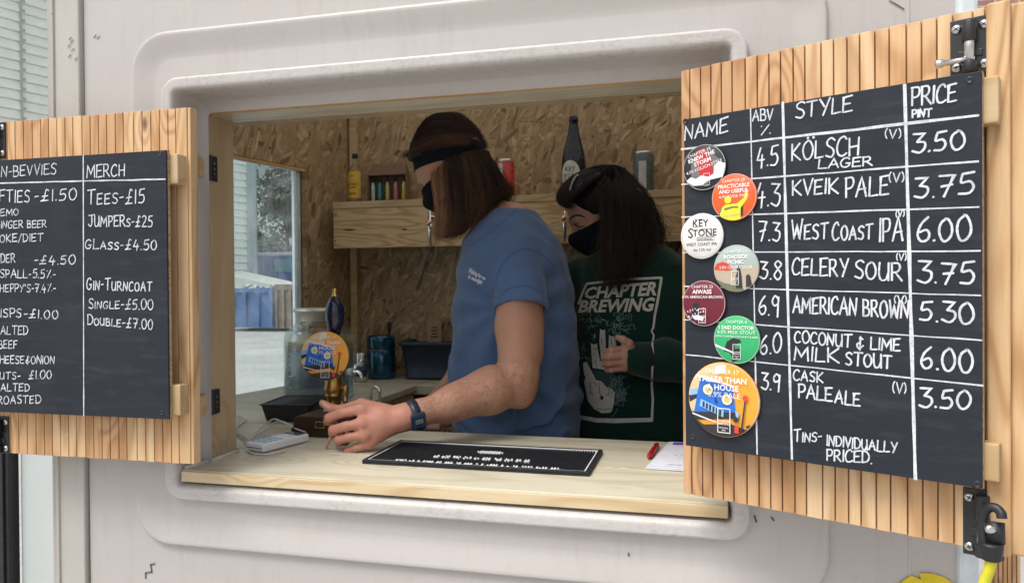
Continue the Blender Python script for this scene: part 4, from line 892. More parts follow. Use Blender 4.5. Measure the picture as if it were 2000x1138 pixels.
packet('crisp_packet', 'red and yellow foil crisp packet seen through the glass jar', 596, 720, 2.52, .15, .175, ('foil_purple', 'foil_red', 'foil_yellow'), 12, -8)
packet('crisp_packet', 'blue and silver foil crisp packet poking out left of the jar', 566, 720, 2.50, .12, .17, ('foil_blue', 'foil_silver', 'foil_red'), -38, -10)
# flask, tub, box, brush, glass, tin
q = onback(745, 738); fs_ = 1/ (zat(745, 700, q[1])-zat(745, 701, q[1]))
flk = thing('vacuum_flask', 'teal blue metal food flask on the back counter beside a navy tub', 'flask', (q[0], q[1], CT)); rF = 27.5/fs_
fz = lambda py: zat(745, py, q[1])-CT
MB().lathe([(rF*.96, 0), (rF, .003), (rF, fz(683)), (rF*.97, fz(682))], (0, 0, 0), 40).build('body', MT['teal'], flk)
MB().lathe([(rF*.95, fz(682)), (rF*.95, fz(680.5))], (0, 0, 0), 40).build('collar', MT['steel'], flk)
MB().lathe([(rF*.97, fz(680.5)), (rF, fz(679)), (rF, fz(660)), (rF*.97, fz(656)), (rF*.88, fz(653.5)), (0, fz(653))], (0, 0, 0), 40).build('lid', MT['teal'], flk)
q = onback(835, 742); tub = thing('plastic_tub', 'navy plastic washing-up tub on the back counter beneath the OSB wall', 'tub', (q[0], q[1]+.07, CT))
tz = lambda py: zat(835, py, q[1])-CT; s_ = 1/fs_
def tubloops(w_, d_, z, r): return [(x, y, z) for x, y in rr(-w_, w_, -d_, d_, r, 5, 1)]
lo = [tubloops(.100, .060, 0, .02), tubloops(.104, .064, .004, .02), tubloops(.104, .064, tz(735), .02), tubloops(.100, .060, tz(733), .02), tubloops(.118, .078, tz(676), .025), tubloops(.128, .088, tz(675), .028), tubloops(.128, .088, tz(668), .028), tubloops(.122, .082, tz(667), .026), tubloops(.114, .074, tz(672), .024), tubloops(.096, .056, .006, .02)]
m = MB(); nL = len(lo[0]); m.add([p for l in lo for p in l], [(k*nL+i, k*nL+(i+1) % nL, (k+1)*nL+(i+1) % nL, (k+1)*nL+i) for k in range(len(lo)-1) for i in range(nL)]+[list(range((len(lo)-1)*nL, len(lo)*nL)), list(range(nL))[::-1]], True)
m.build('tub_body', MT['navyplastic'], tub)
q = P(848, 668, 2.945); bz = zat(848, 624, 2.945)-CT
o = thing('cardboard_box', 'small brown cardboard carton standing behind the navy tub', 'box', (q[0], q[1], CT)); o.rotation_euler = (0, 0, R(24))
MB().box(-.030, .030, -.028, .028, 0, bz).build('carton', MT['card'], o, bevel=.0015)
m = MB()
for k, ww in enumerate((.018, .03, .024, .032)): m.box(-ww/2, ww/2, -.0285, -.0282, bz*.86-k*.013, bz*.86-k*.013+.005)
m.build('print', MT['ink'], o)
q = P(760, 655, 2.93); m = MB()
br_ = thing('brush', 'dark bristle brush standing behind the teal flask', 'brush', (q[0], q[1], CT)); z1_ = zat(760, 628, 2.93)-CT
MB().tube([(0, 0, 0), (0, 0, z1_-.05)], .006, 8).build('handle', MT['card'], br_)
for k in range(60): a = random.uniform(0, 6.28); r_ = random.uniform(0, .012); m.tube([(r_*math.cos(a)*.5, r_*math.sin(a)*.5, z1_-.055), (r_*math.cos(a)*1.2+.003, r_*math.sin(a)*1.2, z1_-random.uniform(0, .012))], .0011, 4)
m.build('bristles', C('bristle', (.06, .05, .045), .8), br_)
q = onback(882, 728); gz_ = zat(882, 655, q[1])-CT
o = MB().lathe([(.020, 0), (.021, .002), (.030, gz_), (.0285, gz_), (.0195, .006), (0, .006)], (0, 0, 0), 32).build('pint_glass', MT['glass']); o.location = (q[0], q[1], CT); tag(o, 'clear straight pint glass on the back counter behind the blue shirt', 'glass')
q = P(706, 722, 2.74); cz = zat(706, 688, 2.74)-CT
o = thing('tin', 'small silver tin with a dark band between jar and flask', 'tin', (q[0], q[1], CT)); MB().lathe([(.019, 0), (.021, .003), (.021, cz-.004), (.018, cz), (0, cz-.002)], (0, 0, 0), 24).build('can', MT['zinc'], o)
MB().lathe([(.0214, cz*.2), (.0214, cz*.55)], (0, 0, 0), 24).build('label_band', C('tin_band', (.03, .05, .12), .4), o)
# shelf things
SY = 2.875; zSh = zS+.0008
def onshelf(px): return (float(P(px, 390, SY)[0]), SY, zSh)
pxm = 1/ (zat(800, 300, SY)-zat(800, 301, SY))
q = onshelf(694); gb = thing('gin_bottle', 'clear square-shouldered spirit bottle with a yellow paper label on the shelf', 'bottle', q); gz = lambda py: zat(694, py, SY)-zSh
H_ = gz(303)
MB().lathe([(.026, 0), (.029, .003), (.029, gz(335)), (.026, gz(328)), (.012, gz(322)), (.010, gz(318)), (.010, gz(308)), (.0125, gz(307.5)), (.0125, gz(304.5)), (.0, gz(304))], (0, 0, 0), 28).build('bottle_glass', MT['glass'], gb)
m = MB(); n = 20
m.add([(.0296*math.cos(a), .0296*math.sin(a), z) for z in (gz(388), gz(336)) for a in [R(-165+150*k/n) for k in range(n+1)]], [(k, k+1, k+2+n, k+1+n) for k in range(n)], True); lb = m.build('paper_label', C('yellow_label', (.66, .44, .06), .6), gb)
m = MB()
for s, py, sz in (('SPIRIT', 347, .0075), ('OUR MAN', 363, .0105), ('IN HERE', 369, .0105), ('', 380, .0095)):
    v, f = text2d(s, sz, .02)
    m.add([(.0300*math.sin(p[0]/.03), -.0300*math.cos(p[0]/.03), gz(py)+p[1]) for p in v], f) if s else None
for k in range(5): x_ = -.014+k*.0062; m.box(x_, x_+.003, -.0302, -.0298+.001*abs(k-2), gz(381), gz(378))
m.build('lettering', MT['ink'], gb)
MB().lathe([(.0105, gz(309)), (.0125, gz(308)), (.0125, gz(301)), (.0, gz(300.5))], (0, 0, 0), 18).build('stopper', MT['ink'], gb)
# gift carton with five miniature bottles inside
q = onshelf(760); gc = thing('gift_carton', 'brown card gift carton with a sloping lid and window holding miniatures', 'carton', q); cz_ = lambda py: zat(760, py, SY)-zSh
hw = 41/pxm; zc, zl = cz_(343), cz_(319)
m = MB(); m.box(-hw, hw, .018, .022, 0, zc); m.box(-hw, -hw+.004, -.024, .018, 0, zc); m.box(hw-.004, hw, -.024, .018, 0, zc); m.box(-hw+.004, hw-.004, -.024, .018, 0, .0035)
m.add([(-hw, -.024, zc), (hw, -.024, zc), (hw, .022, zc), (-hw, .022, zc), (-hw*.86, .004, zl), (hw*.86, .004, zl), (hw*.86, .012, zl), (-hw*.86, .012, zl)], [(3, 2, 1, 0), (4, 5, 6, 7), (0, 1, 5, 4), (1, 2, 6, 5), (2, 3, 7, 6), (3, 0, 4, 7)])
m.build('carton_body', C('carton_card', (.17, .105, .065), .75), gc, bevel=.001)
for px, cl, nmn in ((729, (.45, .55, .50), 'pale grey'), (742, (.03, .26, .36), 'turquoise'), (757, (.42, .45, .16), 'olive green'), (773, (.50, .20, .22), 'pink'), (789, (.60, .50, .10), 'yellow')):
    x_ = float(P(px, 390, SY-.006)[0]); mb_ = thing('miniature_bottle', 'miniature spirit bottle with %s label in the brown gift carton' % nmn, 'bottle', (x_, SY-.006, zSh+.0042), 0, 'miniature bottles in the gift carton')
    hz = zc-.010
    MB().lathe([(.007, 0), (.0085, .002), (.0085, hz*.62), (.005, hz*.74), (.0042, hz*.8)], (0, 0, 0), 16).build('body', C('mini_'+nmn.replace(' ', '_'), cl, .25), mb_)
    MB().lathe([(.0052, hz*.8), (.0052, hz), (0, hz)], (0, 0, 0), 14).build('cap', MT['black'], mb_)
def can(px, py0, py1, half, cols, lab, band):
    q = onshelf(px); r_ = half/pxm; h_ = zat(px, py0, SY)-zSh; c = thing('drinks_can', lab, 'can', q, 0, 'cans on the shelf')
    MB().lathe([(r_*.78, 0), (r_*.98, .006), (r_, .010), (r_, h_-.014), (r_*.97, h_-.011)], (0, 0, 0), 32).build('can_body', C(*cols), c)
    MB().lathe([(r_*.97, h_-.011), (r_*.82, h_-.003), (r_*.82, h_), (r_*.76, h_), (r_*.74, h_-.004), (0, h_-.004)], (0, 0, 0), 32).build('can_top', MT['zinc'], c)
    m = MB(); n = 8; a0_, a1_, za, zb_ = band
    m.add([(r_*1.006*math.cos(a), r_*1.006*math.sin(a), z) for z in (za*h_, zb_*h_) for a in [R(a0_+(a1_-a0_)*k/n) for k in range(n+1)]], [(k, k+1, k+2+n, k+1+n) for k in range(n)], True); m.build('panel', C('can_panel', (.50, .50, .50), .4), c)
can(988, 312, 392, 17, ('can_red', (.50, .045, .03), .3), 'red drinks can with a silver panel on the shelf behind the head', (-130, -95, .62, .88))
can(1257, 297, 366, 19, ('can_greygreen', (.085, .125, .115), .3), 'grey green drinks can with silver panel right of the black bottle', (-112, -70, .08, .75))
q = onshelf(1121); kb = thing('beer_bottle', 'tall black sharing bottle with an oval white label on the shelf', 'bottle', q); kz = lambda py: zat(1121, py, SY)-zSh
r_ = 22.5/pxm
MB().lathe([(r_*.95, 0), (r_, .004), (r_, kz(322)), (r_*.93, kz(306)), (r_*.72, kz(285)), (r_*.52, kz(265)), (r_*.38, kz(246)), (r_*.34, kz(238)), (r_*.40, kz(237)), (r_*.40, kz(233)), (r_*.34, kz(232))], (0, 0, 0), 36).build('bottle_glass', plain('black_bottle', (.006, .010, .020), .25, 0, .1), kb)
MB().lathe([(r_*.36, kz(234)), (r_*.36, kz(228)), (0, kz(227))], (0, 0, 0), 20).build('cap', MT['black'], kb)
m = MB(); n = 36; zc_, ea, eb = kz(345), 19.5/pxm, 27/pxm
ff = lambda x, z, k: (r_*k*math.sin(x/r_), -r_*k*math.cos(x/r_), z)
ang0 = -.15
for q0_, q1_ in zip((.0, .2, .4, .6, .8), (.2, .4, .6, .8, 1.0)):
    m.add([ff(ea*q*math.cos(2*math.pi*k/n)+ang0*r_, zc_+eb*q*math.sin(2*math.pi*k/n), 1.012) for q in (max(q0_, .001), q1_) for k in range(n)], [(k, k+n, (k+1) % n+n, (k+1) % n) for k in range(n)], True)
m.build('paper_label', C('cream_label', (.60, .59, .54), .6), kb)
m = MB()
for s, px_, py, sz in (('KEY', 1121, 337, .024), ('S', 1110, 353, .030), ('TONE', 1124, 350, .022), ('WEST COAST', 1121, 361, .007)):
    v, f = text2d(s, sz, .008); m.add([ff(p[0]+(px_-1121)/pxm+ang0*r_, kz(py)+p[1], 1.03) for p in v], f)
m.build('lettering', MT['ink'], kb)
# beer taps on the fascia
for px, py0, py1, lab in ((845, 384, 482, 'chrome beer tap on the shelf fascia in front of the face mask'), (1106, 412, 472, 'chrome beer tap on the shelf fascia near the dark fringe')):
    yv = SHY-.03; q = P(px, (py0+py1)/2, SHY+.003); tpx = thing('beer_tap', lab, 'beer tap', (q[0], SHY+.0035, zat(px, 425 if px < 900 else 432, SHY)), 0, 'beer taps on the shelf'); zz = lambda py: zat(px, py, yv)-zat(px, 425 if px < 900 else 432, SHY)
    MB().lathe([(.015, 0), (.015, .004), (.009, .006), (.009, .030), (0, .031)], (0, 0, 0), 18).build('shank', MT['chrome'], tpx).rotation_euler = (R(90), 0, 0)
    MB().lathe([(.0062, zz(py1)), (.0062, zz(py1-24)), (.0085, zz(py1-26)), (.0105, zz(py1-34)), (.0105, zz(py1-44)), (.006, zz(py1-48)), (.004, zz(py0+4)), (.004, zz(py0))], (0, -.030, 0), 16).build('spout', MT['chrome'], tpx)
    m = MB().lathe([(.010, 0), (.011, .004), (.008, .009), (0, .010)], (0, 0, 0), 16); o = m.build('knob', plain('copper_cap_%d' % px, (.62, .38, .26), .25, 1, .1), tpx); o.rotation_euler = (R(90), 0, 0); o.location = (-.002, -.0405, zz(py1-46))

# ------------------------------------------------------------------ plug hung on the lower bolt, sticker
lw = lambda px, py, off: FR.w(*[(a, off, b) for a, b in (FR.at(px, py, off),)][0])
o0 = lw(1938, 1094, -.040)
pg = thing('power_plug', 'black outdoor power plug hanging from the lower bolt of the right shutter', 'plug', o0, FR.rz)
L3 = lambda px, py, off: tuple((lambda w_: (float((w_-o0)@FR.d), float((w_-o0)@FR.n), float(w_[2]-o0[2])))(lw(px, py, off)))
b0, b1 = L3(1936, 1093, -.040), L3(1935, 1058, -.040); r0_ = .0125
m = MB(); m.tube([b0, L3(1936, 1091, -.04), L3(1936, 1088, -.04), L3(1935, 1064, -.04), L3(1935, 1059, -.04), L3(1935, 1058, -.04)], [.0095, .0115, .0122, .0142, .0142, .011], 20); m.build('plug_body', MT['blackplastic'], pg)
m = MB(); m.tube(sm3([L3(1921, 1062, -.038), L3(1919, 1040, -.036), L3(1919, 1015, -.034), L3(1924, 998, -.034), L3(1934, 990, -.036), L3(1946, 992, -.038), L3(1955, 1001, -.040), L3(1957, 1012, -.042)]), [.0055]*6+[.0058]*30+[.006]*7, 12); m.build('hook', MT['blackplastic'], pg)
m = MB(); m.tube([L3(1944, 1060, -.036), L3(1943, 1018, -.030)], .011, 14); m.build('cap', MT['blackplastic'], pg)
m = MB(); m.tube(sm3([L3(1936, 1092, -.040), L3(1933, 1108, -.040), L3(1926, 1128, -.038), L3(1914, 1160, -.034), L3(1900, 1215, -.02), L3(1880, 1320, .0), L3(1880, 1500, .02)]), .0064, 12)
m.build('cable', C('yellow_cable', (.62, .58, .03), .45), pg)
q = P(1814, 1182, 1.3475); rs = 58/1450*1.35
ar = [(rs*math.cos(a), rs*math.sin(a)) for a in [R(90+16-k*348/40) for k in range(41)]]
o = MB().prism([(p[0], p[1]) for p in ar]+[(-rs*.2, rs*.78)], -.0012, 0).build('sticker', C('yellow_sticker', (.68, .52, .01), .5)); o.location = q; tag(o, 'round yellow warning sticker on the trailer wall under the right shutter', 'sticker')
# ------------------------------------------------------------------ beyond the trailer
dx_, dy_ = .134, .42
FC = Frame(-22.9, 12.7, dx_, dy_); Lc = FC.at(484, 400)[0]
cb_ = thing('clad_building', 'tall pale industrial building clad in horizontal boards left of the trailer', 'building', FC.o, FC.rz)
m = MB(); ph = .31; nrow = 42
for k in range(nrow):
    z = .1+k*ph; m.add([(0, .0, z), (Lc, .0, z), (Lc, .05, z+ph-.05), (0, .05, z+ph-.05), (Lc, .09, z+ph-.02), (0, .09, z+ph-.02), (Lc, .0, z+ph), (0, .0, z+ph)], [(0, 1, 2, 3), (3, 2, 4, 5), (5, 4, 6, 7)])
m.build('cladding', plain('pale_cladding', (.82, .87, .80), .6, 0, .05, 3), cb_)
m = MB().box(0, Lc, .1, 8, 0, .1+nrow*ph); m.build('wall', plain('clad_back', (.55, .58, .55), .7), cb_)
m = MB(); xj = FC.at(41, 100)[0]; m.box(xj-.03, xj+.03, -.03, .02, 0, .1+nrow*ph)
for k in range(nrow): m.box(xj+.03, xj+.12, -.035, .0, .1+k*ph, .1+k*ph+.08)
m.build('joint_strip', plain('joint_grey', (.42, .45, .42), .6), cb_)
m = MB().box(Lc-.05, Lc+.35, -.06, .35, 0, 13.2); m.build('corner_post', plain('corner_sheet', (.40, .48, .47), .5), cb_)
xg, yg = FC.w(Lc+.36, .2, 0)[:2]
sh_ = thing('metal_shed', 'grey-green corrugated metal shed beyond the clad building seen through the window', 'shed', (xg, yg+.1, 0))
m = MB(); w_ = float(P(506, 400, yg+.4)[0])-xg
for k in range(12): m.box(w_*k/12, w_*(k+.55)/12, -.02, .03, 0, 9)
m.box(0, w_, .031, .14, 0, 9); m.build('wall', plain('shed_green', (.30, .37, .36), .5), sh_)
yb = 44.; x0_, x1_ = float(P(500, 400, yb)[0]), float(P(600, 400, yb)[0])
m = MB(); zb0 = zat(520, 352, yb)
n_ = 46
for k in range(n_): m.box(x0_+(x1_-x0_)*k/n_, x0_+(x1_-x0_)*(k+.5)/n_, yb-.1, yb, zb0, zb0+7)
m.box(x0_, x1_, yb+.01, yb+6, 0, zb0+7); tag(m.build('warehouse', plain('warehouse_grey', (.34, .40, .40), .6)), 'grey ribbed warehouse wall behind the dark tree', 'warehouse')
# tree
def tree(name, lab, x, y, h, rad, z_low, n, col, lsz, seed):
    rt = random.Random(seed); T = thing(name, lab, 'tree', (x, y, 0)); m = MB()
    m.tube([(0, 0, 0), (.05, .02, h*.25), (-.05, .05, h*.5), (.1, 0, h*.8)], [.22, .17, .12, .04], 8); ends = []
    for k in range(14):
        a = rt.uniform(0, 6.28); z = h*rt.uniform(.2, .7); e = (rad*.8*math.cos(a), rad*.8*math.sin(a), z+h*.18); m.tube([(0, .03, z), (e[0]*.5, e[1]*.5, z+h*.11), e], [.07, .045, .015], 5); ends.append(e)
    m.build('trunk', plain('bark', (.07, .055, .04), .9), T)
    cl = [(rt.uniform(-1, 1)*rad, rt.uniform(-1, 1)*rad, rt.uniform(z_low, h), rt.uniform(.5, 1.0)) for _ in range(46)]
    m = MB()
    for k in range(n):
        c = rt.choice(cl); r_ = c[3]*rad*.42*rt.random()**.4; th = rt.uniform(0, 6.28); ph_ = math.acos(rt.uniform(-1, 1))
        p = Vector((c[0]+r_*math.sin(ph_)*math.cos(th), c[1]+r_*math.sin(ph_)*math.sin(th), c[2]+r_*math.cos(ph_)))
        a = Vector((rt.gauss(0, 1), rt.gauss(0, 1), rt.gauss(0, 1))).normalized(); b = a.orthogonal().normalized(); s = lsz*rt.uniform(.6, 1.4); m.tone = rt.random()
        m.add([p-a*s, p+b*s*.5, p+a*s, p-b*s*.5], [(0, 1, 2, 3)])
    t = NT('leaf_'+name+str(seed)); at_ = t.n('Attribute', attribute_name='tone'); sx = t.n('SeparateXYZ'); t.t.links.new(at_.outputs['Vector'], sx.inputs[0])
    t.set(col=t.ramp(sx.outputs[0], [(0, tuple(c*.5 for c in col)), (1, col)]), rough=.6); m.build('crown', t.m, T)
tree('broadleaf_tree', 'dark green broadleaf tree behind the blue van', float(P(560, 400, 39)[0]), 39., 8.6, 3.0, 2.2, 9000, (.075, .10, .06), .16, 5)
# van: side-on, nose to the right
yv = 30.; vx0 = float(P(490, 520, yv)[0]); van = thing('parked_van', 'blue van with a white roof parked beyond the yard', 'van', (vx0, yv, 0))
vs_ = 1450/ (abs(vx0)*.25+yv*.97); zr = zat(520, 496, yv); zw = zat(520, 500, yv)
prof = [(0, .35), (5.0, .35), (5.05, .9), (4.4, 1.45), (3.5, 1.6), (2.6, zw), (0.1, zw), (0, zw-.2)]
MB().prism(prof, 0, 1.9).build('body', plain('van_blue', (.055, .14, .42), .35, coat=.5), van, bevel=.06)
MB().prism([(-.02, zw+.005), (2.55, zw+.005), (2.45, zr+.08), (.1, zr+.08)], .02, 1.88).build('roof', plain('van_white', (.78, .80, .82), .4), van, bevel=.04)
dx1 = float(P(538, 520, yv)[0])-vx0
MB().box(.05, dx1-.1, -.012, .0, zat(520, 508, yv), zw-.12).build('side_panel', plain('van_blue_panel', (.07, .17, .48), .3), van)
MB().prism([(dx1+.02, zat(520, 530, yv)), (dx1+1.0, zat(520, 532, yv)), (dx1+.75, zw-.15), (dx1-.1, zw-.15)], -.012, 0).build('side_window', plain('van_glass', (.20, .42, .50), .06), van)
for x_ in (.95, 4.0):
    w_ = MB().tube([(x_, -.04, .36), (x_, .2, .36)], .36, 20).build('wheel', MT['rubber'], van); MB().tube([(x_, -.05, .36), (x_, -.04, .36)], .2, 16).build('hub', MT['zinc'], w_)
# skip and rusty container, pale tarpaulin
ysk = 23.
sx0, sx1, sx2 = float(P(430, 600, ysk)[0]), float(P(531, 600, ysk)[0]), float(P(640, 600, ysk)[0]); zk = zat(490, 562, ysk)
sk2 = thing('waste_skip', 'scuffed blue steel skip standing across the concrete yard', 'skip', (sx0, ysk, 0))
m = MB(); L5 = sx1-sx0; m.prism([(0, .15), (L5, .15), (L5, zk), (-.0, zk)], 0, .08); m.prism([(0, .15), (L5, .15), (L5, zk), (0, zk)], 1.7, 1.78); m.box(-.06, .0, 0, 1.78, .15, zk); m.box(L5, L5+.06, 0, 1.78, .15, zk); m.box(0, L5, .08, 1.7, .15, .25)
m.box(-.06, L5+.06, -.07, -.0, zk-.16, zk)
skc = NT('skip_blue'); f_ = skc.noise(skc.mp((2, 2, 1)), 3, 5, .7); skc.set(col=skc.ramp(f_, [(.45, (.045, .13, .36)), (.6, (.06, .13, .28)), (.72, (.13, .09, .06))]), rough=.6); m.build('skip_body', skc.m, sk2)
for k in range(5): MB().box(L5*k/4-.07, L5*k/4+.07, -.10, -.002, .15, zk-.165).build('rib', skc.m, sk2)
rc_ = thing('rusty_container', 'rust brown steel container beside the blue skip across the yard', 'container', (sx1+.15, ysk+.1, 0))
rs_ = NT('rust'); f_ = rs_.noise(rs_.mp((3, 3, 1)), 4, 6, .7); rs_.set(col=rs_.ramp(f_, [(.35, (.13, .09, .065)), (.65, (.27, .20, .15))]), rough=.85)
m = MB(); L6 = sx2-sx1; m.box(0, L6, 0, 1.6, .12, zat(560, 556, ysk))
m.build('container_body', rs_.m, rc_)
for k in range(9): MB().box(L6*k/8-.05, L6*k/8+.05, -.08, -.002, .12, zat(560, 566, ysk)).build('rib', rs_.m, rc_)
MB().box(-.05, L6, -.09, -.0, zat(560, 566, ysk)+.001, zat(560, 556, ysk)+.02).build('top_rail', rs_.m, rc_)
a_, b_ = P(425, 532, ysk+1.9), P(548, 559, ysk+1.9)
m = MB(); m.add([(a_[0], ysk+1.85, a_[2]), (b_[0], ysk+1.85, b_[2]), (b_[0], ysk+1.85, b_[2]-.28), (a_[0], ysk+1.85, a_[2]-.55)]+[(a_[0], ysk+3.4, a_[2]+.1), (b_[0], ysk+3.4, b_[2]+.1), (b_[0], ysk+3.4, b_[2]-.3), (a_[0], ysk+3.4, a_[2]-.5)], [(0, 3, 2, 1), (4, 5, 6, 7), (0, 1, 5, 4), (3, 7, 6, 2), (0, 4, 7, 3), (1, 2, 6, 5)])
m.box(a_[0]+.1, a_[0]+.2, ysk+2.5, ysk+2.6, 0, a_[2]-.4); m.box(b_[0]-.2, b_[0]-.1, ysk+2.5, ysk+2.6, 0, b_[2]-.2)
tag(m.build('canopy', plain('canopy_cream', (.66, .67, .58), .6)), 'sloping cream canopy roof above the blue skip', 'canopy')
rt = random.Random(4); m = MB()
for k in range(26):
    x_ = rt.uniform(.1, L5*.9); y_ = rt.uniform(.2, 1.5); s = rt.uniform(.08, .22); a = rt.uniform(0, 3); c_, s2 = math.cos(a)*s, math.sin(a)*s; z_ = zk-.12+rt.uniform(0, .16)
    m.add([(sx0+x_-c_, ysk+y_-s2, z_), (sx0+x_+s2, ysk+y_-c_, z_+.08), (sx0+x_+c_, ysk+y_+s2, z_+.03), (sx0+x_-s2, ysk+y_+c_, z_+.12), (sx0+x_, ysk+y_, z_-.15)], [(0, 1, 2, 3), (0, 4, 1), (1, 4, 2), (2, 4, 3), (3, 4, 0)])
tag(m.build('rubble', plain('pale_rubble', (.62, .64, .66), .8, var=.3)), 'pale rubble and scraps heaped in the blue skip', 'rubble', kind='stuff')
# brick building to the right, timber post, cabinet and dark post to the left
t = NT('red_brick'); bk = t.n('TexBrick'); t.put(bk, 'Vector', t.mp((1, 1, 1), rot=(R(90), 0, 0)))
for k, v in dict(Scale=1.0).items(): bk.inputs[k].default_value = v
bk.inputs['Color1'].default_value = (.34, .17, .13, 1); bk.inputs['Color2'].default_value = (.25, .12, .10, 1); bk.inputs['Mortar'].default_value = (.50, .43, .39, 1)
bk.inputs['Mortar Size'].default_value = .010; bk.inputs['Brick Width'].default_value = .225; bk.inputs['Row Height'].default_value = .075
t.set(col=t.mix(.35, bk.outputs['Color'], t.ramp(t.noise(t.obj(), 9, 5), [(.3, (.20, .11, .09)), (.7, (.52, .38, .33))])), rough=.85)
bbx = thing('brick_building', 'red brick building rising behind the right shutter', 'building', (6.2, 9.0, 0)); x_ = float(P(1906, 10, 9.0)[0])-6.2
MB().box(x_, 5, 0, 5, 0, 9).build('wall', t.m, bbx); MB().box(x_-.08, 5.1, -.15, 5.1, 9, 9.2).build('roof', plain('slate_roof', (.08, .08, .09), .7), bbx)
px_ = float(P(1941, 1100, 2.0)[0]); px2 = float(P(1995, 1100, 2.0)[0]); m = MB()
for k in range(6):
    m.tone = random.random(); m.box(px_+(px2-px_)*k/6+.001, px_+(px2-px_)*(k+1)/6-.0018, 2.0, 2.006, 0, 1.42)
m.box(px_, px2, 2.006, 2.06, 0, 1.42); o = m.build('timber_post', MT['slat'], bevel=.0008); tag(o, 'grooved timber post standing behind the lower right shutter corner', 'post')
yc = 2.35; cx0, cx1 = float(P(40, 1000, yc)[0]), float(P(119, 1000, yc)[0])
cbn = thing('utility_cabinet', 'pale grey metal cabinet beside the trailer under the left shutter', 'cabinet', (cx0, yc, 0))
MB().box(0, cx1-cx0+.1, 0, .5, 0.02, 1.38).build('body', plain('cabinet_grey', (.46, .50, .50), .5, 0, .03, 4), cbn, bevel=.008)
MB().box(.02, cx1-cx0+.08, -.012, -.001, .06, 1.30).build('door', plain('cabinet_door', (.48, .52, .52), .45, 0, .03, 4), cbn, bevel=.004)
bx_ = float(P(-60, 1000, 2.3)[0]); bp = thing('dark_door', 'black panelled door edge left of the pale grey cabinet', 'door', (bx_, 2.3, 0))
m = MB().box(0, cx0-bx_-.004, 0, .05, .01, 1.42); m.build('door_panel', MT['black'], bp, bevel=.003)
wq = cx0-bx_
for k in (.30, .62, .86): MB().box(wq*k-.008, wq*k+.008, -.010, -.0005, .02, 1.41).build('rail', MT['blackplastic'], bp, bevel=.002)
# ------------------------------------------------------------------ sculpting with distance fields
def V3(*a): return np.array(a, float)
def rc(a, b, ra, rb, sq=None):
    a, b = np.asarray(a, float), np.asarray(b, float); ab = b-a; L2 = ab@ab+1e-12
    def f(p):
        t = np.clip(((p-a)@ab)/L2, 0, 1); return np.linalg.norm(p-a-t[:, None]*ab, axis=1)-(ra+(rb-ra)*t)
    return f
def ell(c, r, ax=None):
    c = np.asarray(c, float); r = np.asarray(r, float); ax = np.eye(3) if ax is None else np.asarray(ax, float)
    def f(p):
        q = (p-c)@ax.T; k0 = np.linalg.norm(q/r, axis=1); k1 = np.linalg.norm(q/(r*r), axis=1)+1e-9; return k0*(k0-1)/k1
    return f
def smin(a, b, k):
    h = np.clip(.5+.5*(b-a)/k, 0, 1); return b*(1-h)+a*h-k*h*(1-h)
def union(fs, k):
    def f(p):
        d = fs[0](p)
        for g in fs[1:]: d = smin(d, g(p), k)
        return d
    return f
def cut(f, o, n): o, n = np.asarray(o, float), np.asarray(n, float)/np.linalg.norm(n); return lambda p: np.maximum(f(p), (p-o)@n)
def minus(f, g, k=.002): return lambda p: -smin(-f(p), g(p), k)
def chain(pts, rs, k=.01): return union([rc(pts[i], pts[i+1], rs[i], rs[i+1]) for i in range(len(pts)-1)], k)
_sr = np.random.default_rng(11)
_W = [( _sr.normal(size=3), _sr.uniform(0, 6.28)) for _ in range(24)]
def wob(p, fr, n=6, o=0): return sum(np.sin(p@(_W[(i+o) % 24][0]*fr)+_W[(i+o) % 24][1]) for i in range(n))/n
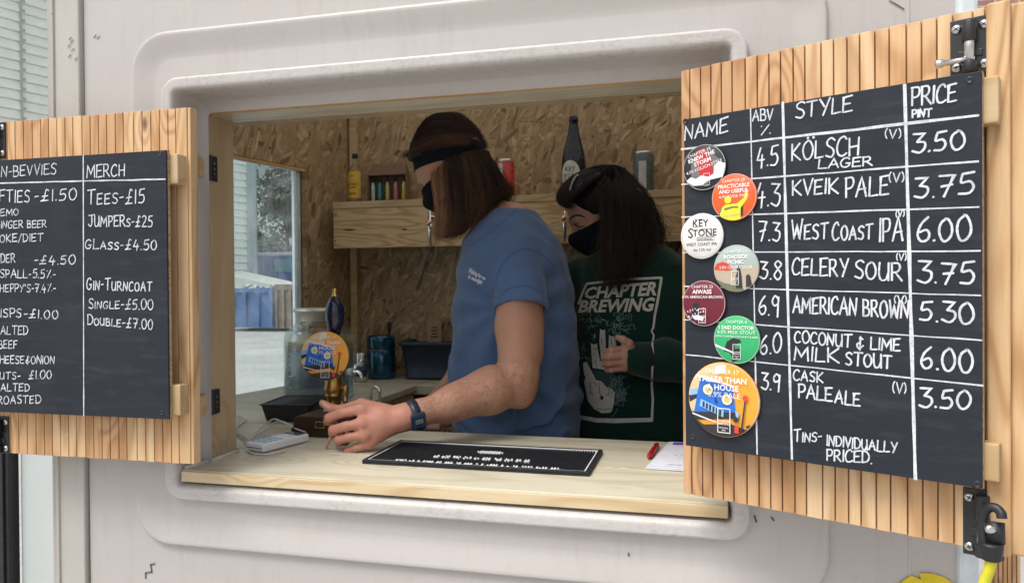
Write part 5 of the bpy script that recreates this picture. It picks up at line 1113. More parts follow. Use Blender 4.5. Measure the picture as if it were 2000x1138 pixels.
def polyg(f, lo, hi, h, B=4):
    lo, hi = np.asarray(lo, float), np.asarray(hi, float); nb = np.ceil((hi-lo)/h/B).astype(int)+1; n = nb*B
    gc = np.stack(np.meshgrid(*[lo[i]+(np.arange(nb[i])*B+(B-1)/2)*h for i in range(3)], indexing='ij'), -1).reshape(-1, 3)
    fc = f(gc).reshape(nb); val = np.repeat(np.repeat(np.repeat(fc, B, 0), B, 1), B, 2)
    act = np.argwhere(np.abs(fc) < h*B*1.7); off = np.stack(np.meshgrid(*[np.arange(B)]*3, indexing='ij'), -1).reshape(-1, 3)
    idx = (act[:, None, :]*B+off[None]).reshape(-1, 3)
    val[idx[:, 0], idx[:, 1], idx[:, 2]] = f(lo+idx*h)
    s = val < 0; cnt = np.zeros(n-1, np.int8)
    cor = [(i, j, k) for i in (0, 1) for j in (0, 1) for k in (0, 1)]
    sl_ = lambda a, i, j, k: a[i:n[0]-1+i, j:n[1]-1+j, k:n[2]-1+k]
    for c in cor: cnt += sl_(s, *c)
    cells = np.argwhere((cnt > 0) & (cnt < 8)); vid = -np.ones(n-1, np.int64); vid[cells[:, 0], cells[:, 1], cells[:, 2]] = np.arange(len(cells))
    acc = np.zeros((len(cells), 3)); num = np.zeros(len(cells)); cv = {c: val[cells[:, 0]+c[0], cells[:, 1]+c[1], cells[:, 2]+c[2]] for c in cor}
    for a in cor:
        for d in range(3):
            if a[d]: continue
            b = list(a); b[d] = 1; b = tuple(b); va, vb = cv[a], cv[b]; m = (va < 0) != (vb < 0)
            t = np.where(m, va/np.where(m, va-vb, 1), 0); pa = np.array(a, float); acc += np.where(m[:, None], pa+t[:, None]*np.eye(3)[d], 0); num += m
    vs = lo+(cells+acc/np.maximum(num, 1)[:, None])*h
    for _ in range(2):
        e = h*.3; d0 = f(vs); g = np.stack([f(vs+np.eye(3)[i]*e)-f(vs-np.eye(3)[i]*e) for i in range(3)], 1)/(2*e)
        g2 = (g*g).sum(1); vs = vs-np.clip(d0/np.maximum(g2, .05), -h*.5, h*.5)[:, None]*g
    quads = []
    for d in range(3):
        u_, v_ = (d+1) % 3, (d+2) % 3
        sh = [slice(None)]*3; a = [slice(1, None)]*3; a[d] = slice(0, -1); b = [slice(1, None)]*3; b[d] = slice(1, None)
        sa, sb = s[tuple(a)], s[tuple(b)]; e = np.argwhere(sa != sb); 
        if not len(e): continue
        base = e+1; base[:, d] -= 1; ok = np.ones(len(e), bool)
        q = []
        for du, dv in ((-1, -1), (0, -1), (0, 0), (-1, 0)):
            c = base.copy(); c[:, u_] += du; c[:, v_] += dv; ok &= ((c >= 0) & (c < n-1)).all(1); q.append(c)
        fl_ = s[base[:, 0], base[:, 1], base[:, 2]]
        Q = np.stack([vid[np.clip(c[:, 0], 0, n[0]-2), np.clip(c[:, 1], 0, n[1]-2), np.clip(c[:, 2], 0, n[2]-2)] for c in q], 1); ok &= (Q >= 0).all(1)
        Q = np.where(fl_[:, None], Q, Q[:, ::-1])[ok]; quads.append(Q)
    return vs, np.concatenate(quads)
def sculpt(name, f, lo, hi, h, mat, par, org):
    v, q = polyg(f, lo, hi, h); me = bpy.data.meshes.new(name); me.from_pydata((v-org).tolist(), [], q.tolist()); me.materials.append(mat)
    me.polygons.foreach_set('use_smooth', [True]*len(q)); me.update(); o = bpy.data.objects.new(name, me); COL.objects.link(o); o.parent = par
    return o, v, q
def bvh(v, q): return BVHTree.FromPolygons([tuple(p) for p in v], [tuple(int(i) for i in x) for x in q])
def decal(name, polys, tree, off, mat, par, org, maxlen=5.0, thick=0):
    """flat print: polygons given in photo pixels are wrapped on the surface they lie on"""
    b = bmesh.new()
    for vs, fs in polys:
        bv = [b.verts.new((p[0], p[1], 0)) for p in vs]
        for f in fs:
            try: b.faces.new([bv[i] for i in f])
            except ValueError: pass
    bmesh.ops.triangulate(b, faces=b.faces[:])
    for _ in range(5):
        es = [e for e in b.edges if e.calc_length() > maxlen]
        if not es: break
        bmesh.ops.subdivide_edges(b, edges=es, cuts=1); bmesh.ops.triangulate(b, faces=b.faces[:])
    bad = []
    for vt in b.verts:
        d = Vector(ray(vt.co.x, vt.co.y)).normalized(); hit = tree.ray_cast(Vector(CAM), d)
        if hit[0] is None: bad.append(vt); continue
        nrm = hit[1] if hit[1].dot(d) < 0 else -hit[1]
        vt.co = hit[0]+nrm*off-Vector(org)
    if bad: bmesh.ops.delete(b, geom=bad, context='VERTS')
    me = bpy.data.meshes.new(name); b.to_mesh(me); b.free(); me.materials.append(mat); o = bpy.data.objects.new(name, me); COL.objects.link(o); o.parent = par
    return o
def quadmap(v, quad):   # unit box -> photo pixel quad (bl, br, tr, tl)
    bl, br, tr, tl = [np.array(q, float) for q in quad]; x0, x1 = min(p[0] for p in v), max(p[0] for p in v); y0, y1 = min(p[1] for p in v), max(p[1] for p in v); out = []
    for p in v: a, c = (p[0]-x0)/(x1-x0), (p[1]-y0)/(y1-y0); out.append(tuple((bl*(1-a)+br*a)*(1-c)+(tl*(1-a)+tr*a)*c))
    return out
def pxstroke(pts, w_):
    mb = MB(); 
    pts = [np.array(p, float) for p in pts]; m = len(pts); L = []; R_ = []
    for i in range(m):
        d = pts[min(i+1, m-1)]-pts[max(i-1, 0)]; d = d/(np.linalg.norm(d)+1e-9); n = np.array([-d[1], d[0]]); ww = w_[i] if isinstance(w_, (list, tuple)) else w_
        L.append(tuple(pts[i]+n*ww/2)); R_.append(tuple(pts[i]-n*ww/2))
    return (L+R_, [(i, i+1, i+1+m, i+m) for i in range(m-1)])
def strands(name, guides, n, r, spread, par, org, mat, tone=lambda u: .5, M=12, wave=.0, droop=0, seed=1, trim=(.82, 1.0), out=None):
    g = np.random.default_rng(seed); G = []
    for gd in guides:
        gd = np.array(gd); s = np.array(sm3(list(gd), 8)); t = np.linspace(0, len(s)-1, M); i0 = np.floor(t).astype(int).clip(0, len(s)-2); G.append(s[i0]+(s[i0+1]-s[i0])*(t-i0)[:, None])
    G = np.array(G); u = g.uniform(0, len(G)-1, n); i0 = np.floor(u).astype(int).clip(0, len(G)-2); fr_ = (u-i0)[:, None, None]
    P_ = G[i0]*(1-fr_)+G[i0+1]*fr_; tt = np.linspace(0, 1, M)[None, :, None]
    cut_ = g.uniform(trim[0], trim[1], n)[:, None]*np.linspace(0, 1, M)[None]*(M-1); j0 = np.floor(cut_).astype(int).clip(0, M-2); ff = (cut_-j0)[:, :, None]
    P_ = np.take_along_axis(P_, j0[:, :, None].repeat(3, 2), 1)*(1-ff)+np.take_along_axis(P_, (j0+1)[:, :, None].repeat(3, 2), 1)*ff
    if out is not None:
        o_ = (P_-out[0])*V3(1, 1, 0); o_ /= np.linalg.norm(o_, axis=2, keepdims=True)+1e-9; P_ = P_+o_*out[1]*g.uniform(.75, 1.15, (n, 1, 1))*np.clip(1.15-.5*tt**3, 0, 1)*np.clip(tt*3.6+.10, 0, 1)
    P_ = P_+g.normal(size=(n, 1, 3))*spread*(.45+.9*tt)+g.normal(size=(n, 1, 3))*spread*.5*np.sin(tt*g.uniform(2, 7, (n, 1, 1))+g.uniform(0, 6, (n, 1, 1)))*tt
    if wave: P_ = P_+wave*np.sin(tt*9+g.uniform(0, 6.28, (n, 1, 1)))*g.normal(size=(n, 1, 3))*tt
    d = np.gradient(P_, axis=1); d /= np.linalg.norm(d, axis=2, keepdims=True)+1e-9; up = np.array([.3, -.9, .2]); a = np.cross(d, up); a /= np.linalg.norm(a, axis=2, keepdims=True)+1e-9; b = np.cross(d, a)
    rad = r*g.uniform(.6, 1.3, (n, 1, 1))*(1-.75*tt**2); vs = np.stack([P_+(a*math.cos(q)+b*math.sin(q))*rad for q in (0, 2.094, 4.189)], 2).reshape(-1, 3)
    base = (np.arange(n)[:, None]*M+np.arange(M-1)[None]).reshape(-1)*3
    F_ = np.concatenate([np.stack([base+k, base+(k+1) % 3, base+3+(k+1) % 3, base+3+k], 1) for k in range(3)])
    me = bpy.data.meshes.new(name); me.from_pydata((vs-org).tolist(), [], F_.tolist()); me.materials.append(mat); me.polygons.foreach_set('use_smooth', [True]*len(F_))
    at_ = me.attributes.new('tone', 'FLOAT_VECTOR', 'FACE'); si = (F_[:, 0]//3//M); ti = (F_[:, 0]//3 % M)/(M-1)
    tv = np.array([tone(x) for x in u/(len(G)-1)])[si]+g.uniform(-.16, .16, n)[si]
    at_.data.foreach_set('vector', np.stack([tv, ti, tv*0], 1).astype(np.float32).ravel()); me.update(); o = bpy.data.objects.new(name, me); COL.objects.link(o); o.parent = par; return o
# ------------------------------------------------------------------ materials of people
def skin(name, base, red, hairy):
    t = NT(name); n1 = t.noise(t.obj(), 24, 5, .6); n2 = t.noise(t.obj(), 220, 3, .6)
    c = t.ramp(n1, [(.3, base), (.72, red)]); c = t.mix(.35, c, t.ramp(n2, [(.3, .72), (.7, 1)]), 'MULTIPLY')
    if hairy: hn = t.noise(t.mp((60, 420, 420), rot=(0, R(18), R(35))), 1, 3, .7); c = t.mix(t.ramp(hn, [(.55, 0), (.74, .45)]), c, (.09, .05, .035))
    t.set(col=c, rough=.52, spec=.35, sss=.08); t.b.inputs['Subsurface Radius'].default_value = (.012, .004, .002); t.bump(n2, .12, .0015); return t.m
def hairm(name, stops, rough=.42):
    t = NT(name); at_ = t.n('Attribute', attribute_name='tone'); sx = t.n('SeparateXYZ'); t.t.links.new(at_.outputs['Vector'], sx.inputs[0])
    f = t.math('ADD', sx.outputs[0], t.math('MULTIPLY', sx.outputs[1], .30)); t.set(col=t.ramp(f, stops), rough=rough, spec=.35); return t.m
def cloth(name, col, weave=900, var=.12, sheen=.2):
    t = NT(name); n1 = t.noise(t.obj(), 5, 4, .6); n2 = t.noise(t.obj(), weave, 2)
    t.set(col=t.ramp(n1, [(.3, tuple(c*(1-var) for c in col)), (.7, tuple(c*(1+var) for c in col))]), rough=.9, spec=.12, sheen=sheen); t.bump(n2, .12, .0008); return t.m
SK1 = skin('tan_skin', (.44, .255, .17), (.47, .225, .155), True); SKH = skin('hand_skin', (.47, .25, .17), (.54, .215, .16), False); SK2 = skin('pale_skin', (.42, .245, .18), (.45, .22, .165), False)
BLUE = cloth('blue_cotton', (.076, .130, .250)); GREEN = cloth('green_fleece', (.004, .027, .020)); DARK = cloth('dark_denim', (.02, .022, .03)); BLK = cloth('black_fabric', (.007, .009, .014), 1400, sheen=0)
MT['cuffdark'] = cloth('dark_rib', (.010, .018, .020))
HAIR1 = hairm('brown_hair', [(0, (.014, .009, .006)), (.35, (.042, .022, .013)), (.7, (.13, .062, .032)), (1, (.33, .175, .09))]); HAIR2 = hairm('black_hair', [(0, (.007, .006, .007)), (.6, (.022, .014, .012)), (1, (.075, .040, .028))], .55)
H1B = plain('hair_base_brown', (.036, .020, .012), .9, 0, .3, spec=.05); H2B = plain('hair_base_black', (.008, .007, .007), .9, 0, .3, spec=.05)
p_ = lambda px, py, y: np.array(P(px, py, y))
def sections(rows, yc, yb, fdir, ldir, tops=None, ex=2.2):
    """torso from rows of (py, left px, right px, half width towards the camera)"""
    zs, cx, aa, bb, yy = [], [], [], [], []
    for py, l, r_, b in rows:
        q0, q1 = P(l, py, yc), P(r_, py, yc); zs.append((q0[2]+q1[2])/2); cx.append((q0[0]+q1[0])/2); aa.append((q1[0]-q0[0])/2); bb.append(b); yy.append(yc)
    o = np.argsort(zs); zs, cx, aa, bb = [np.array(a)[o] for a in (zs, cx, aa, bb)]
    def f(p):
        z = p[:, 2]; c = np.interp(z, zs, cx); a = np.interp(z, zs, aa); b = np.interp(z, zs, bb); dx, dy = p[:, 0]-c, p[:, 1]-yc
        u_ = np.abs(dx*fdir[0]+dy*fdir[1])/a; v_ = np.abs(dx*ldir[0]+dy*ldir[1])/b; k = (u_**ex+v_**ex)**(1/ex); m = np.minimum(a, b); d = (k-1)*m*.92
        return np.maximum(d, np.maximum(z-zs[-1], zs[0]-z))
    return f

# ================================================================== the man
MO = V3(-.49, 2.08, .447)
man = thing('person', 'person in a blue T-shirt and black headband with a wristwatch reaching over the counter', 'person', MO)
fd, ld = V3(-.978, -.208, 0), V3(.208, -.978, 0); yT = 2.09
rows = [(388, 980, 1010, .04), (400, 962, 1030, .085), (418, 945, 1050, .120), (440, 925, 1069, .150), (470, 909, 1089, .178), (510, 901, 1106, .188), (560, 896, 1117, .188), (620, 889, 1124, .182), (700, 886, 1129, .178), (780, 890, 1129, .176), (850, 900, 1126, .176), (960, 905, 1122, .172)]
torso = sections(rows, yT, 0, fd, ld)
S_ = p_(1010, 505, 1.945); E_ = p_(1012, 752, 1.83); W_ = p_(788, 815, 1.625)
slv_a, slv_b = p_(1008, 500, 1.955), p_(1018, 604, 1.902)
sleeve = rc(slv_a, slv_b, .066, .070); cuffr = rc(slv_a+(slv_b-slv_a)*.60, slv_b, .0695, .0735)
rS = p_(985, 480, 2.24); rE = p_(935, 700, 2.32); rW = p_(850, 785, 2.16)
rsl = rc(rS, rS+(rE-rS)*.55, .075, .078)
adir = (slv_b-slv_a)/np.linalg.norm(slv_b-slv_a)
acut = p_(1018, 603, 1.902); an = adir+V3(-.06, 0, .0)
slv = cut(lambda p: smin(sleeve(p), cuffr(p), .003), acut, an)
ncen0, ncen1 = p_(968, 432, 2.085), p_(885, 372, 2.06)
neck = rc(ncen0, ncen1, .060, .056)
cp0 = p_(908, 473, 2.08); cp1 = p_(1006, 396, 2.08); cmid = (cp0+cp1)/2; cdirv = cp1-cp0; cn = np.cross(cdirv, V3(0, -1, 0)); cn /= np.linalg.norm(cn)
if cn[2] < 0: cn = -cn
def folds(p):
    z = p[:, 2]; w1 = np.clip((1.62-z)/.35, 0, 1)
    d = .0045*w1*np.sin(p[:, 0]*38+p[:, 1]*25+2.2*np.sin(z*9+p[:, 0]*7))*np.clip(.4+wob(p, 9, 4), 0, 1)
    d = d+.008*wob(p, 22, 6, 3)*w1+.0034*wob(p, 55, 6, 9)
    cr_ = wob(p*V3(1, .6, .45), 40, 5, 14); d = d-.0055*w1*np.exp(-(cr_/.10)**2)
    aP = V3(-.505, 1.93, 1.50); dx_a, dz_a = p[:, 0]-aP[0], p[:, 2]-aP[2]; rad_a = np.sqrt(dx_a**2+dz_a**2)+1e-6; th_a = np.arctan2(dz_a, dx_a)
    d = d+.0085*np.sin(th_a*11+2*np.sin(rad_a*14))*np.exp(-rad_a*4.5)*np.clip(rad_a*12-.35, 0, 1)*np.clip((2.16-p[:, 1])*8, 0, 1)
    d = d+.0045*np.sin(z*70+p[:, 0]*22+2*np.sin(p[:, 0]*30))*np.exp(-((z-1.24)/.07)**2)
    q = p-V3(-.43, 1.95, 1.56); d = d+.006*np.exp(-np.abs(np.linalg.norm(q*V3(1, 1, .8), axis=1)-.10)*60)*np.sin(p[:, 2]*60+p[:, 0]*60)
    return d
arm_hole = rc(slv_a, slv_b+(slv_b-slv_a)*.4, .060, .0635)
def sfold(p): q = p-acut; return .0016*np.sin(70*(q@V3(.75, .1, .55))+6*np.sin(14*q[:, 2]))*np.clip(1-np.abs(q[:, 2])*5, 0, 1)
def shirt_f(p):
    d = torso(p)+folds(p); d = smin(d, rsl(p), .03); s = slv(p)+sfold(p); d = smin(d, s, .010)
    d = np.maximum(d, (p-cmid)@cn)
    d = np.maximum(d, -(neck(p)-.010)); d = np.maximum(d, -(np.maximum(arm_hole(p), -((p-acut)@an)-.05)))
    return d
sh_o, shv, shq = sculpt('t_shirt', shirt_f, (-.76, 1.82, 1.02), (-.24, 2.36, 1.74), .0052, BLUE, man, MO)
# body: head, neck, torso core, arms and hands in one surface
yaw, pit = R(15), R(25)
hF = V3(-math.cos(yaw)*math.cos(pit), math.sin(yaw)*math.cos(pit), -math.sin(pit)); hL = V3(-math.sin(yaw), -math.cos(yaw), 0); hU = np.cross(hL, hF)*-1
if hU[2] < 0: hU = -hU
HA = np.stack([hF, hL, hU]); Hc = p_(874, 316, 2.05)
hp_ = lambda f, l, u: Hc+hF*f+hL*l+hU*u
cran = ell(hp_(0, 0, .005), (.098, .078, .100), HA); face = ell(hp_(.034, 0, -.062), (.062, .060, .085), HA)
_t2 = R(11); _bU = V3(-math.sin(_t2)*.95, 0, math.cos(_t2)); _bF = V3(-math.cos(_t2), .22, -math.sin(_t2)); _bF -= _bU*(_bF@_bU); _bF /= np.linalg.norm(_bF); _bU /= np.linalg.norm(_bU)
skull = ell(p_(876, 309, 2.05), (.1060, .0855, .114), np.stack([_bF, np.cross(_bU, _bF), _bU]))
head = union([cran, skull, face, rc(hp_(.088, 0, -.035), hp_(.108, 0, -.075), .010, .014), rc(hp_(.088, .03, -.022), hp_(.092, -.03, -.022), .011, .011), ell(hp_(.062, 0, -.125), (.030, .030, .024), HA), ell(hp_(.066, .034, -.07), (.024, .02, .024), HA)], .016)
eyes = union([ell(hp_(.092, s*.031, -.042), (.012, .015, .011), HA) for s in (1, -1)], .002)
headf = lambda p: minus(head, eyes, .012)(p)
ear = ell(hp_(-.022, .072, -.05), (.018, .008, .030), HA)
core = lambda p: torso(p)+.016
upper = union([chain([S_, S_+(E_-S_)*.55, E_+V3(0, 0, .03), E_], [.056, .0565, .050, .044], .02), rc(p_(1030, 600, 1.92), p_(1034, 690, 1.875), .038, .034)], .03)
fore = union([chain([E_, E_+(W_-E_)*.26, E_+(W_-E_)*.60, W_+(E_-W_)*.12, W_], [.044, .0500, .0405, .0295, .0285], .02), rc(p_(962, 742, 1.79), p_(905, 768, 1.74), .034, .026), ell(p_(1016, 774, 1.838), (.026, .024, .026))], .04)
rarm = chain([rS, rE, rE+(rW-rE)*.4, rW], [.052, .045, .043, .030], .02)
def hand_left():
    Wp = W_; fs = []
    knu = [p_(706, 799, 1.585), p_(707, 826, 1.572), p_(711, 849, 1.572), p_(721, 867, 1.580)]
    fs.append(chain([Wp, Wp+(knu[0]-Wp)*.5+V3(0, .004, 0), knu[0]], [.0235, .019, .0135], .015)); fs.append(chain([Wp, Wp+(knu[1]-Wp)*.55, knu[1]], [.0235, .0185, .0135], .015)); fs.append(chain([Wp, knu[2]], [.0225, .0125], .015)); fs.append(chain([Wp, knu[3]], [.021, .0115], .015))
    palm = union(fs, .018)
    def fin(a, *js): return chain([a]+[j[0] for j in js], [js[0][1]+.0016]+[j[1] for j in js], .004)
    F_ = [fin(knu[0], (p_(668, 806, 1.572), .0112), (p_(643, 816, 1.576), .0112), (p_(640, 822, 1.600), .0096), (p_(652, 826, 1.618), .0085)),
          fin(knu[1], (p_(676, 832, 1.560), .0110), (p_(651, 839, 1.563), .0112), (p_(650, 845, 1.588), .0096), (p_(664, 846, 1.606), .0085)),
          fin(knu[2], (p_(682, 853, 1.563), .0104), (p_(662, 858, 1.566), .0104), (p_(662, 863, 1.590), .0090), (p_(676, 863, 1.606), .0082)),
          fin(knu[3], (p_(696, 874, 1.573), .0092), (p_(680, 880, 1.576), .0092), (p_(678, 881, 1.598), .0080), (p_(690, 880, 1.610), .0072))]
    th = chain([p_(757, 803, 1.625), p_(706, 789, 1.622), p_(668, 800, 1.612), p_(650, 799, 1.606), p_(630, 787, 1.606)], [.0175, .0135, .0118, .0108, .0082], .006)
    bumps = [ell(k+V3(0, -.004, .0), (.013, .010, .012)) for k in knu[:3]]
    fingers = F_[0]
    def f(p):
        d = palm(p)
        for b in bumps: d = smin(d, b(p), .010)
        for g in F_: d = smin(d, g(p), .0045)
        return smin(d, th(p), .006)
    return f
hl = hand_left()
rpalm = rc(rW, p_(846, 800, 2.08), .026, .024); rfs = [rc(p_(846+5*k, 800, 2.08-.006*k), p_(838+6*k, 835, 2.06-.006*k), .010, .008) for k in range(4)]; rth = rc(p_(856, 795, 2.10), p_(872, 826, 2.06), .011, .009)
rhand = union([rpalm]+rfs+[rth], .006)
def near(c, r_, f, far=.25):
    def g(p):
        d = np.full(len(p), far); m = np.linalg.norm(p-c, axis=1) < r_
        d = np.maximum(np.linalg.norm(p-c, axis=1)-r_+.12, .02)
        if m.any(): d[m] = f(p[m])
        return d
    return g
hl_n = near(p_(715, 835, 1.59), .16, hl); hd_n = near(Hc-hU*.03, .24, headf)
def body_f(p):
    d = smin(core(p), neck(p), .03); d = smin(d, hd_n(p), .018); d = smin(d, ear(p), .006); d = smin(d, smin(upper(p), fore(p), .015), .02); d = smin(d, hl_n(p), .012); d = smin(d, rarm(p), .02); d = smin(d, rhand(p), .01)
    return d+.0006*wob(p, 160, 6)
bd_o, bv, bq = sculpt('body', body_f, (-.92, 1.50, 1.02), (-.28, 2.46, 2.06), .0040, SK1, man, MO)
bd_o.data.materials.append(SKH)
cz = bv[bq].mean(1); hm = (np.linalg.norm(cz-p_(715, 830, 1.59), axis=1) < .108); bd_o.data.polygons.foreach_set('material_index', hm.astype(int).tolist())
b_tree = bvh(bv, bq); s_tree = bvh(shv, shq)
# hairs on the forearm
gh_ = np.random.default_rng(21); sel = np.where((((bv-W_)@(E_-W_))/((E_-W_)@(E_-W_)) > .12) & (((bv-W_)@(E_-W_))/((E_-W_)@(E_-W_)) < 1.25) & (np.linalg.norm((bv-W_)-(((bv-W_)@(E_-W_))/((E_-W_)@(E_-W_)))[:, None]*(E_-W_), axis=1) < .085) & (bv[:, 1] < 1.99))[0]
pk = gh_.choice(sel, 2200); me_n = np.zeros_like(bv)
for k in range(4):
    a, b, c = bv[bq[:, k]], bv[bq[:, (k+1) % 4]], bv[bq[:, (k+3) % 4]]; np.add.at(me_n, bq[:, k], np.cross(b-a, c-a))
me_n /= np.linalg.norm(me_n, axis=1, keepdims=True)+1e-12
hm_ = MB(); axd = (W_-E_)/np.linalg.norm(W_-E_)
for i in pk:
    nn_ = me_n[i]; d = axd*.75+V3(0, 0, -.75)+gh_.normal(size=3)*.35; d -= nn_*(d@nn_); d /= np.linalg.norm(d)+1e-9; L_3 = gh_.uniform(.007, .015); s_ = np.cross(d, nn_)*.00016; a = bv[i]+nn_*.0002; b = a+d*L_3*.6+nn_*.0012; c = a+d*L_3+nn_*.0012
    hm_.add([a-s_-MO, a+s_-MO, b+s_*.8-MO, b-s_*.8-MO, c-MO], [(0, 1, 2, 3), (3, 2, 4)])
o = hm_.build('arm_hair', C('arm_hair', (.085, .05, .03), .6), man); o['kind'] = 'stuff'
# thumb nail
decal('thumb_nail', [([(630, 784), (641, 790), (646, 797), (642, 799), (633, 793), (629, 788)], [(0, 1, 2, 3, 4, 5)])], b_tree, .0006, C('nail', (.56, .30, .25), .3, var=.03), man, MO)
# sleeve hem, armhole seam, chest print
dk_blue = cloth('blue_seam', (.042, .09, .23))
seam = sm3([(962, 590, 0), (966, 555, 0), (980, 520, 0), (1000, 497, 0), (1022, 487, 0), (1045, 490, 0), (1064, 503, 0), (1086, 525, 0)], 6)
decal('seam', [pxstroke([(q[0], q[1]) for q in seam], 2.4)], s_tree, .0007, dk_blue, man, MO)
hem = sm3([(972, 584, 0), (990, 566, 0), (1015, 559, 0), (1040, 562, 0), (1060, 575, 0), (1071, 590, 0)], 6)
decal('seam', [pxstroke([(q[0], q[1]) for q in hem], 1.8)], s_tree, .0007, dk_blue, man, MO)
col_l = sm3([(914, 477, 0), (936, 465, 0), (963, 446, 0), (988, 424, 0), (1009, 404, 0)], 6)
decal('seam', [pxstroke([(q[0], q[1]+4) for q in col_l], 1.6)], s_tree, .0007, dk_blue, man, MO)
polys = []
for s, quad in (('Waiting for me', ((915, 536), (947, 549), (949, 541), (918, 522))), ('by moonlight', ((913, 544), (940, 558), (944, 548), (916, 536)))):
    v, f = text2d(s, 1, .012, .35); polys.append((quadmap(v, quad), f))
decal('chest_print', polys, s_tree, .0007, MT['print_white'], man, MO, 3)
# headband
Cb = p_(876, 309, 2.05); ta_ = R(11); bU = V3(-math.sin(ta_)*.95, 0, math.cos(ta_)); bF = V3(-math.cos(ta_), .22, -math.sin(ta_)); bF -= bU*(bF@bU); bF /= np.linalg.norm(bF); bU /= np.linalg.norm(bU); bL = np.cross(bU, bF)
m = MB(); n = 56; lay = [(-.0205, -.022), (-.0218, -.004), (-.0225, .0), (-.021, .0018), (0, .0032), (.020, .0016), (.0215, .0), (.0205, -.006)]; vs = []
for hgt, o_ in lay:
    for k in range(n):
        a = 2*math.pi*k/n; cr_k = .0015*math.sin(a*9+hgt*60); vs.append(Cb+bF*(.1075+o_+cr_k)*math.cos(a)+bL*(.088+o_+cr_k)*math.sin(a)+bU*(hgt*(1.0-.14*math.cos(a))))
m.add([v-MO for v in vs], [(j*n+k, j*n+(k+1) % n, (j+1)*n+(k+1) % n, (j+1)*n+k) for j in range(len(lay)-1) for k in range(n)], True); m.build('headband', BLK, man)
# mask
maskf = cut(cut(lambda p: np.maximum(union([lambda q: headf(q)-.0055, ell(hp_(.088, 0, -.085), (.024, .030, .030), HA)], .02)(p), -(face(p)+.012)), hp_(.02, 0, 0), -hF), hp_(0, 0, -.050), hU)
sculpt('face_mask', maskf, Hc-.17, Hc+.14, .0042, BLK, man, MO)
# hair: crown above the band and the bob below it
BA = np.stack([bF, bL, bU]); crown = ell(Cb, (.1040, .0865, .124), BA); bump_ = ell(p_(928, 262, 2.05), (.035, .06, .035))
bandcut = lambda p: -((p-Cb)@bU)-.004
crownf = lambda p: np.maximum(crown(p)+.002*wob(p, 60, 5), bandcut(p))
GM = [[(846, 316, 1.988), (860, 395, 1.985), (860, 435, 1.985), (853, 466, 1.99)], [(868, 312, 1.970), (877, 395, 1.960), (876, 440, 1.963), (868, 466, 1.97)], [(893, 307, 1.965), (903, 392, 1.952), (903, 436, 1.957), (896, 462, 1.962)],
      [(917, 302, 1.974), (928, 378, 1.958), (927, 412, 1.965), (917, 440, 1.972)], [(933, 299, 1.996), (950, 366, 1.982), (953, 392, 1.986), (943, 414, 1.993)], [(942, 298, 2.03), (964, 352, 2.03), (972, 376, 2.035), (963, 394, 2.035)],
      [(943, 298, 2.065), (972, 350, 2.085), (988, 374, 2.095), (986, 386, 2.10)], [(939, 312, 2.11), (968, 360, 2.13), (980, 388, 2.14), (974, 398, 2.14)], [(914, 318, 2.13), (930, 372, 2.155), (935, 405, 2.16), (930, 415, 2.16)], [(868, 332, 2.13), (872, 395, 2.145), (870, 440, 2.145), (866, 450, 2.145)]]
GMw = [[p_(*q) for q in g_] for g_ in GM]
def densify(G, k=3):
    out = []
    for a, b in zip(G, G[1:]): out += [[p*(1-t)+q*t for p, q in zip(a, b)] for t in np.linspace(0, 1, k, endpoint=False)]
    return out+[G[-1]]
fall = union([chain(g_[:3]+[g_[2]+(g_[3]-g_[2])*.72], [.0050, .0125, .0110, .0070], .01) for g_ in densify(GMw)]+[rc((GMw[2][0]+GMw[5][0])/2+V3(0, .03, 0), (GMw[2][1]+GMw[5][1])/2+V3(0, .05, 0), .05, .05), rc((GMw[6][0]+GMw[8][0])/2+V3(-.01, -.01, 0), (GMw[6][1]+GMw[8][1])/2, .04, .035)], .022)
hairf = lambda p: np.minimum(crownf(p), np.maximum(fall(p)+.003+.0012*wob(p*V3(1, 1, .12), 300, 6), (p-Cb)@bU+.012))
sculpt('hair_base', hairf, (-.90, 1.88, 1.56), (-.46, 2.24, 2.12), .0048, H1B, man, MO)
tm_ = lambda u: .26+.50*math.exp(-((u-.05)/.09)**2)+.13*math.sin(u*23)+.10*math.sin(u*71+1)
strands('hair', GMw, 6000, .0008, .0042, man, MO, HAIR1, tm_, 12, .002, seed=3, trim=(.64, 1.07), out=(V3(-.69, 2.05, 0), .0125))
strands('hair', GMw, 700, .0007, .0085, man, MO, HAIR1, tm_, 14, .012, seed=4, trim=(.7, 1.10), out=(V3(-.69, 2.05, 0), .0135))
cg = []
for k, (th, ry) in enumerate(((88, .087), (70, .086), (50, .086), (25, .086), (0, .086), (-30, .086), (-60, .086), (-88, .086))):
    g_ = []
    for j, a in enumerate(np.linspace(8, 168, 8)):
        c_, s2 = math.cos(R(a)), math.sin(R(a)); up_ = s2*math.cos(R(th)); lt = math.sin(R(th))
        q = Cb+bF*(.1052*c_)+bU*(.1265*up_)+bL*(.0880*lt*(s2**.45)); lift = max(0, .019-(q-Cb)@bU); q = q+bU*lift; g_.append(q)
    cg.append(g_)
strands('hair', cg, 2600, .0008, .0045, man, MO, HAIR1, lambda u: .10+.30*math.exp(-((u-.08)/.1)**2), 14, .001, seed=5, trim=(.86, 1.0))
qf = [[p_(800, 308, y) for y in (2.0,)]+[p_(790, 302, 2.01), p_(783, 306, 2.02)], [p_(812, 300, 1.99), p_(797, 298, 2.0), p_(788, 308, 2.01)], [p_(806, 296, 2.06), p_(795, 300, 2.07), p_(786, 305, 2.08)]]
strands('hair', qf, 120, .0007, .004, man, MO, HAIR1, lambda u: .55, 8, .001, seed=8)
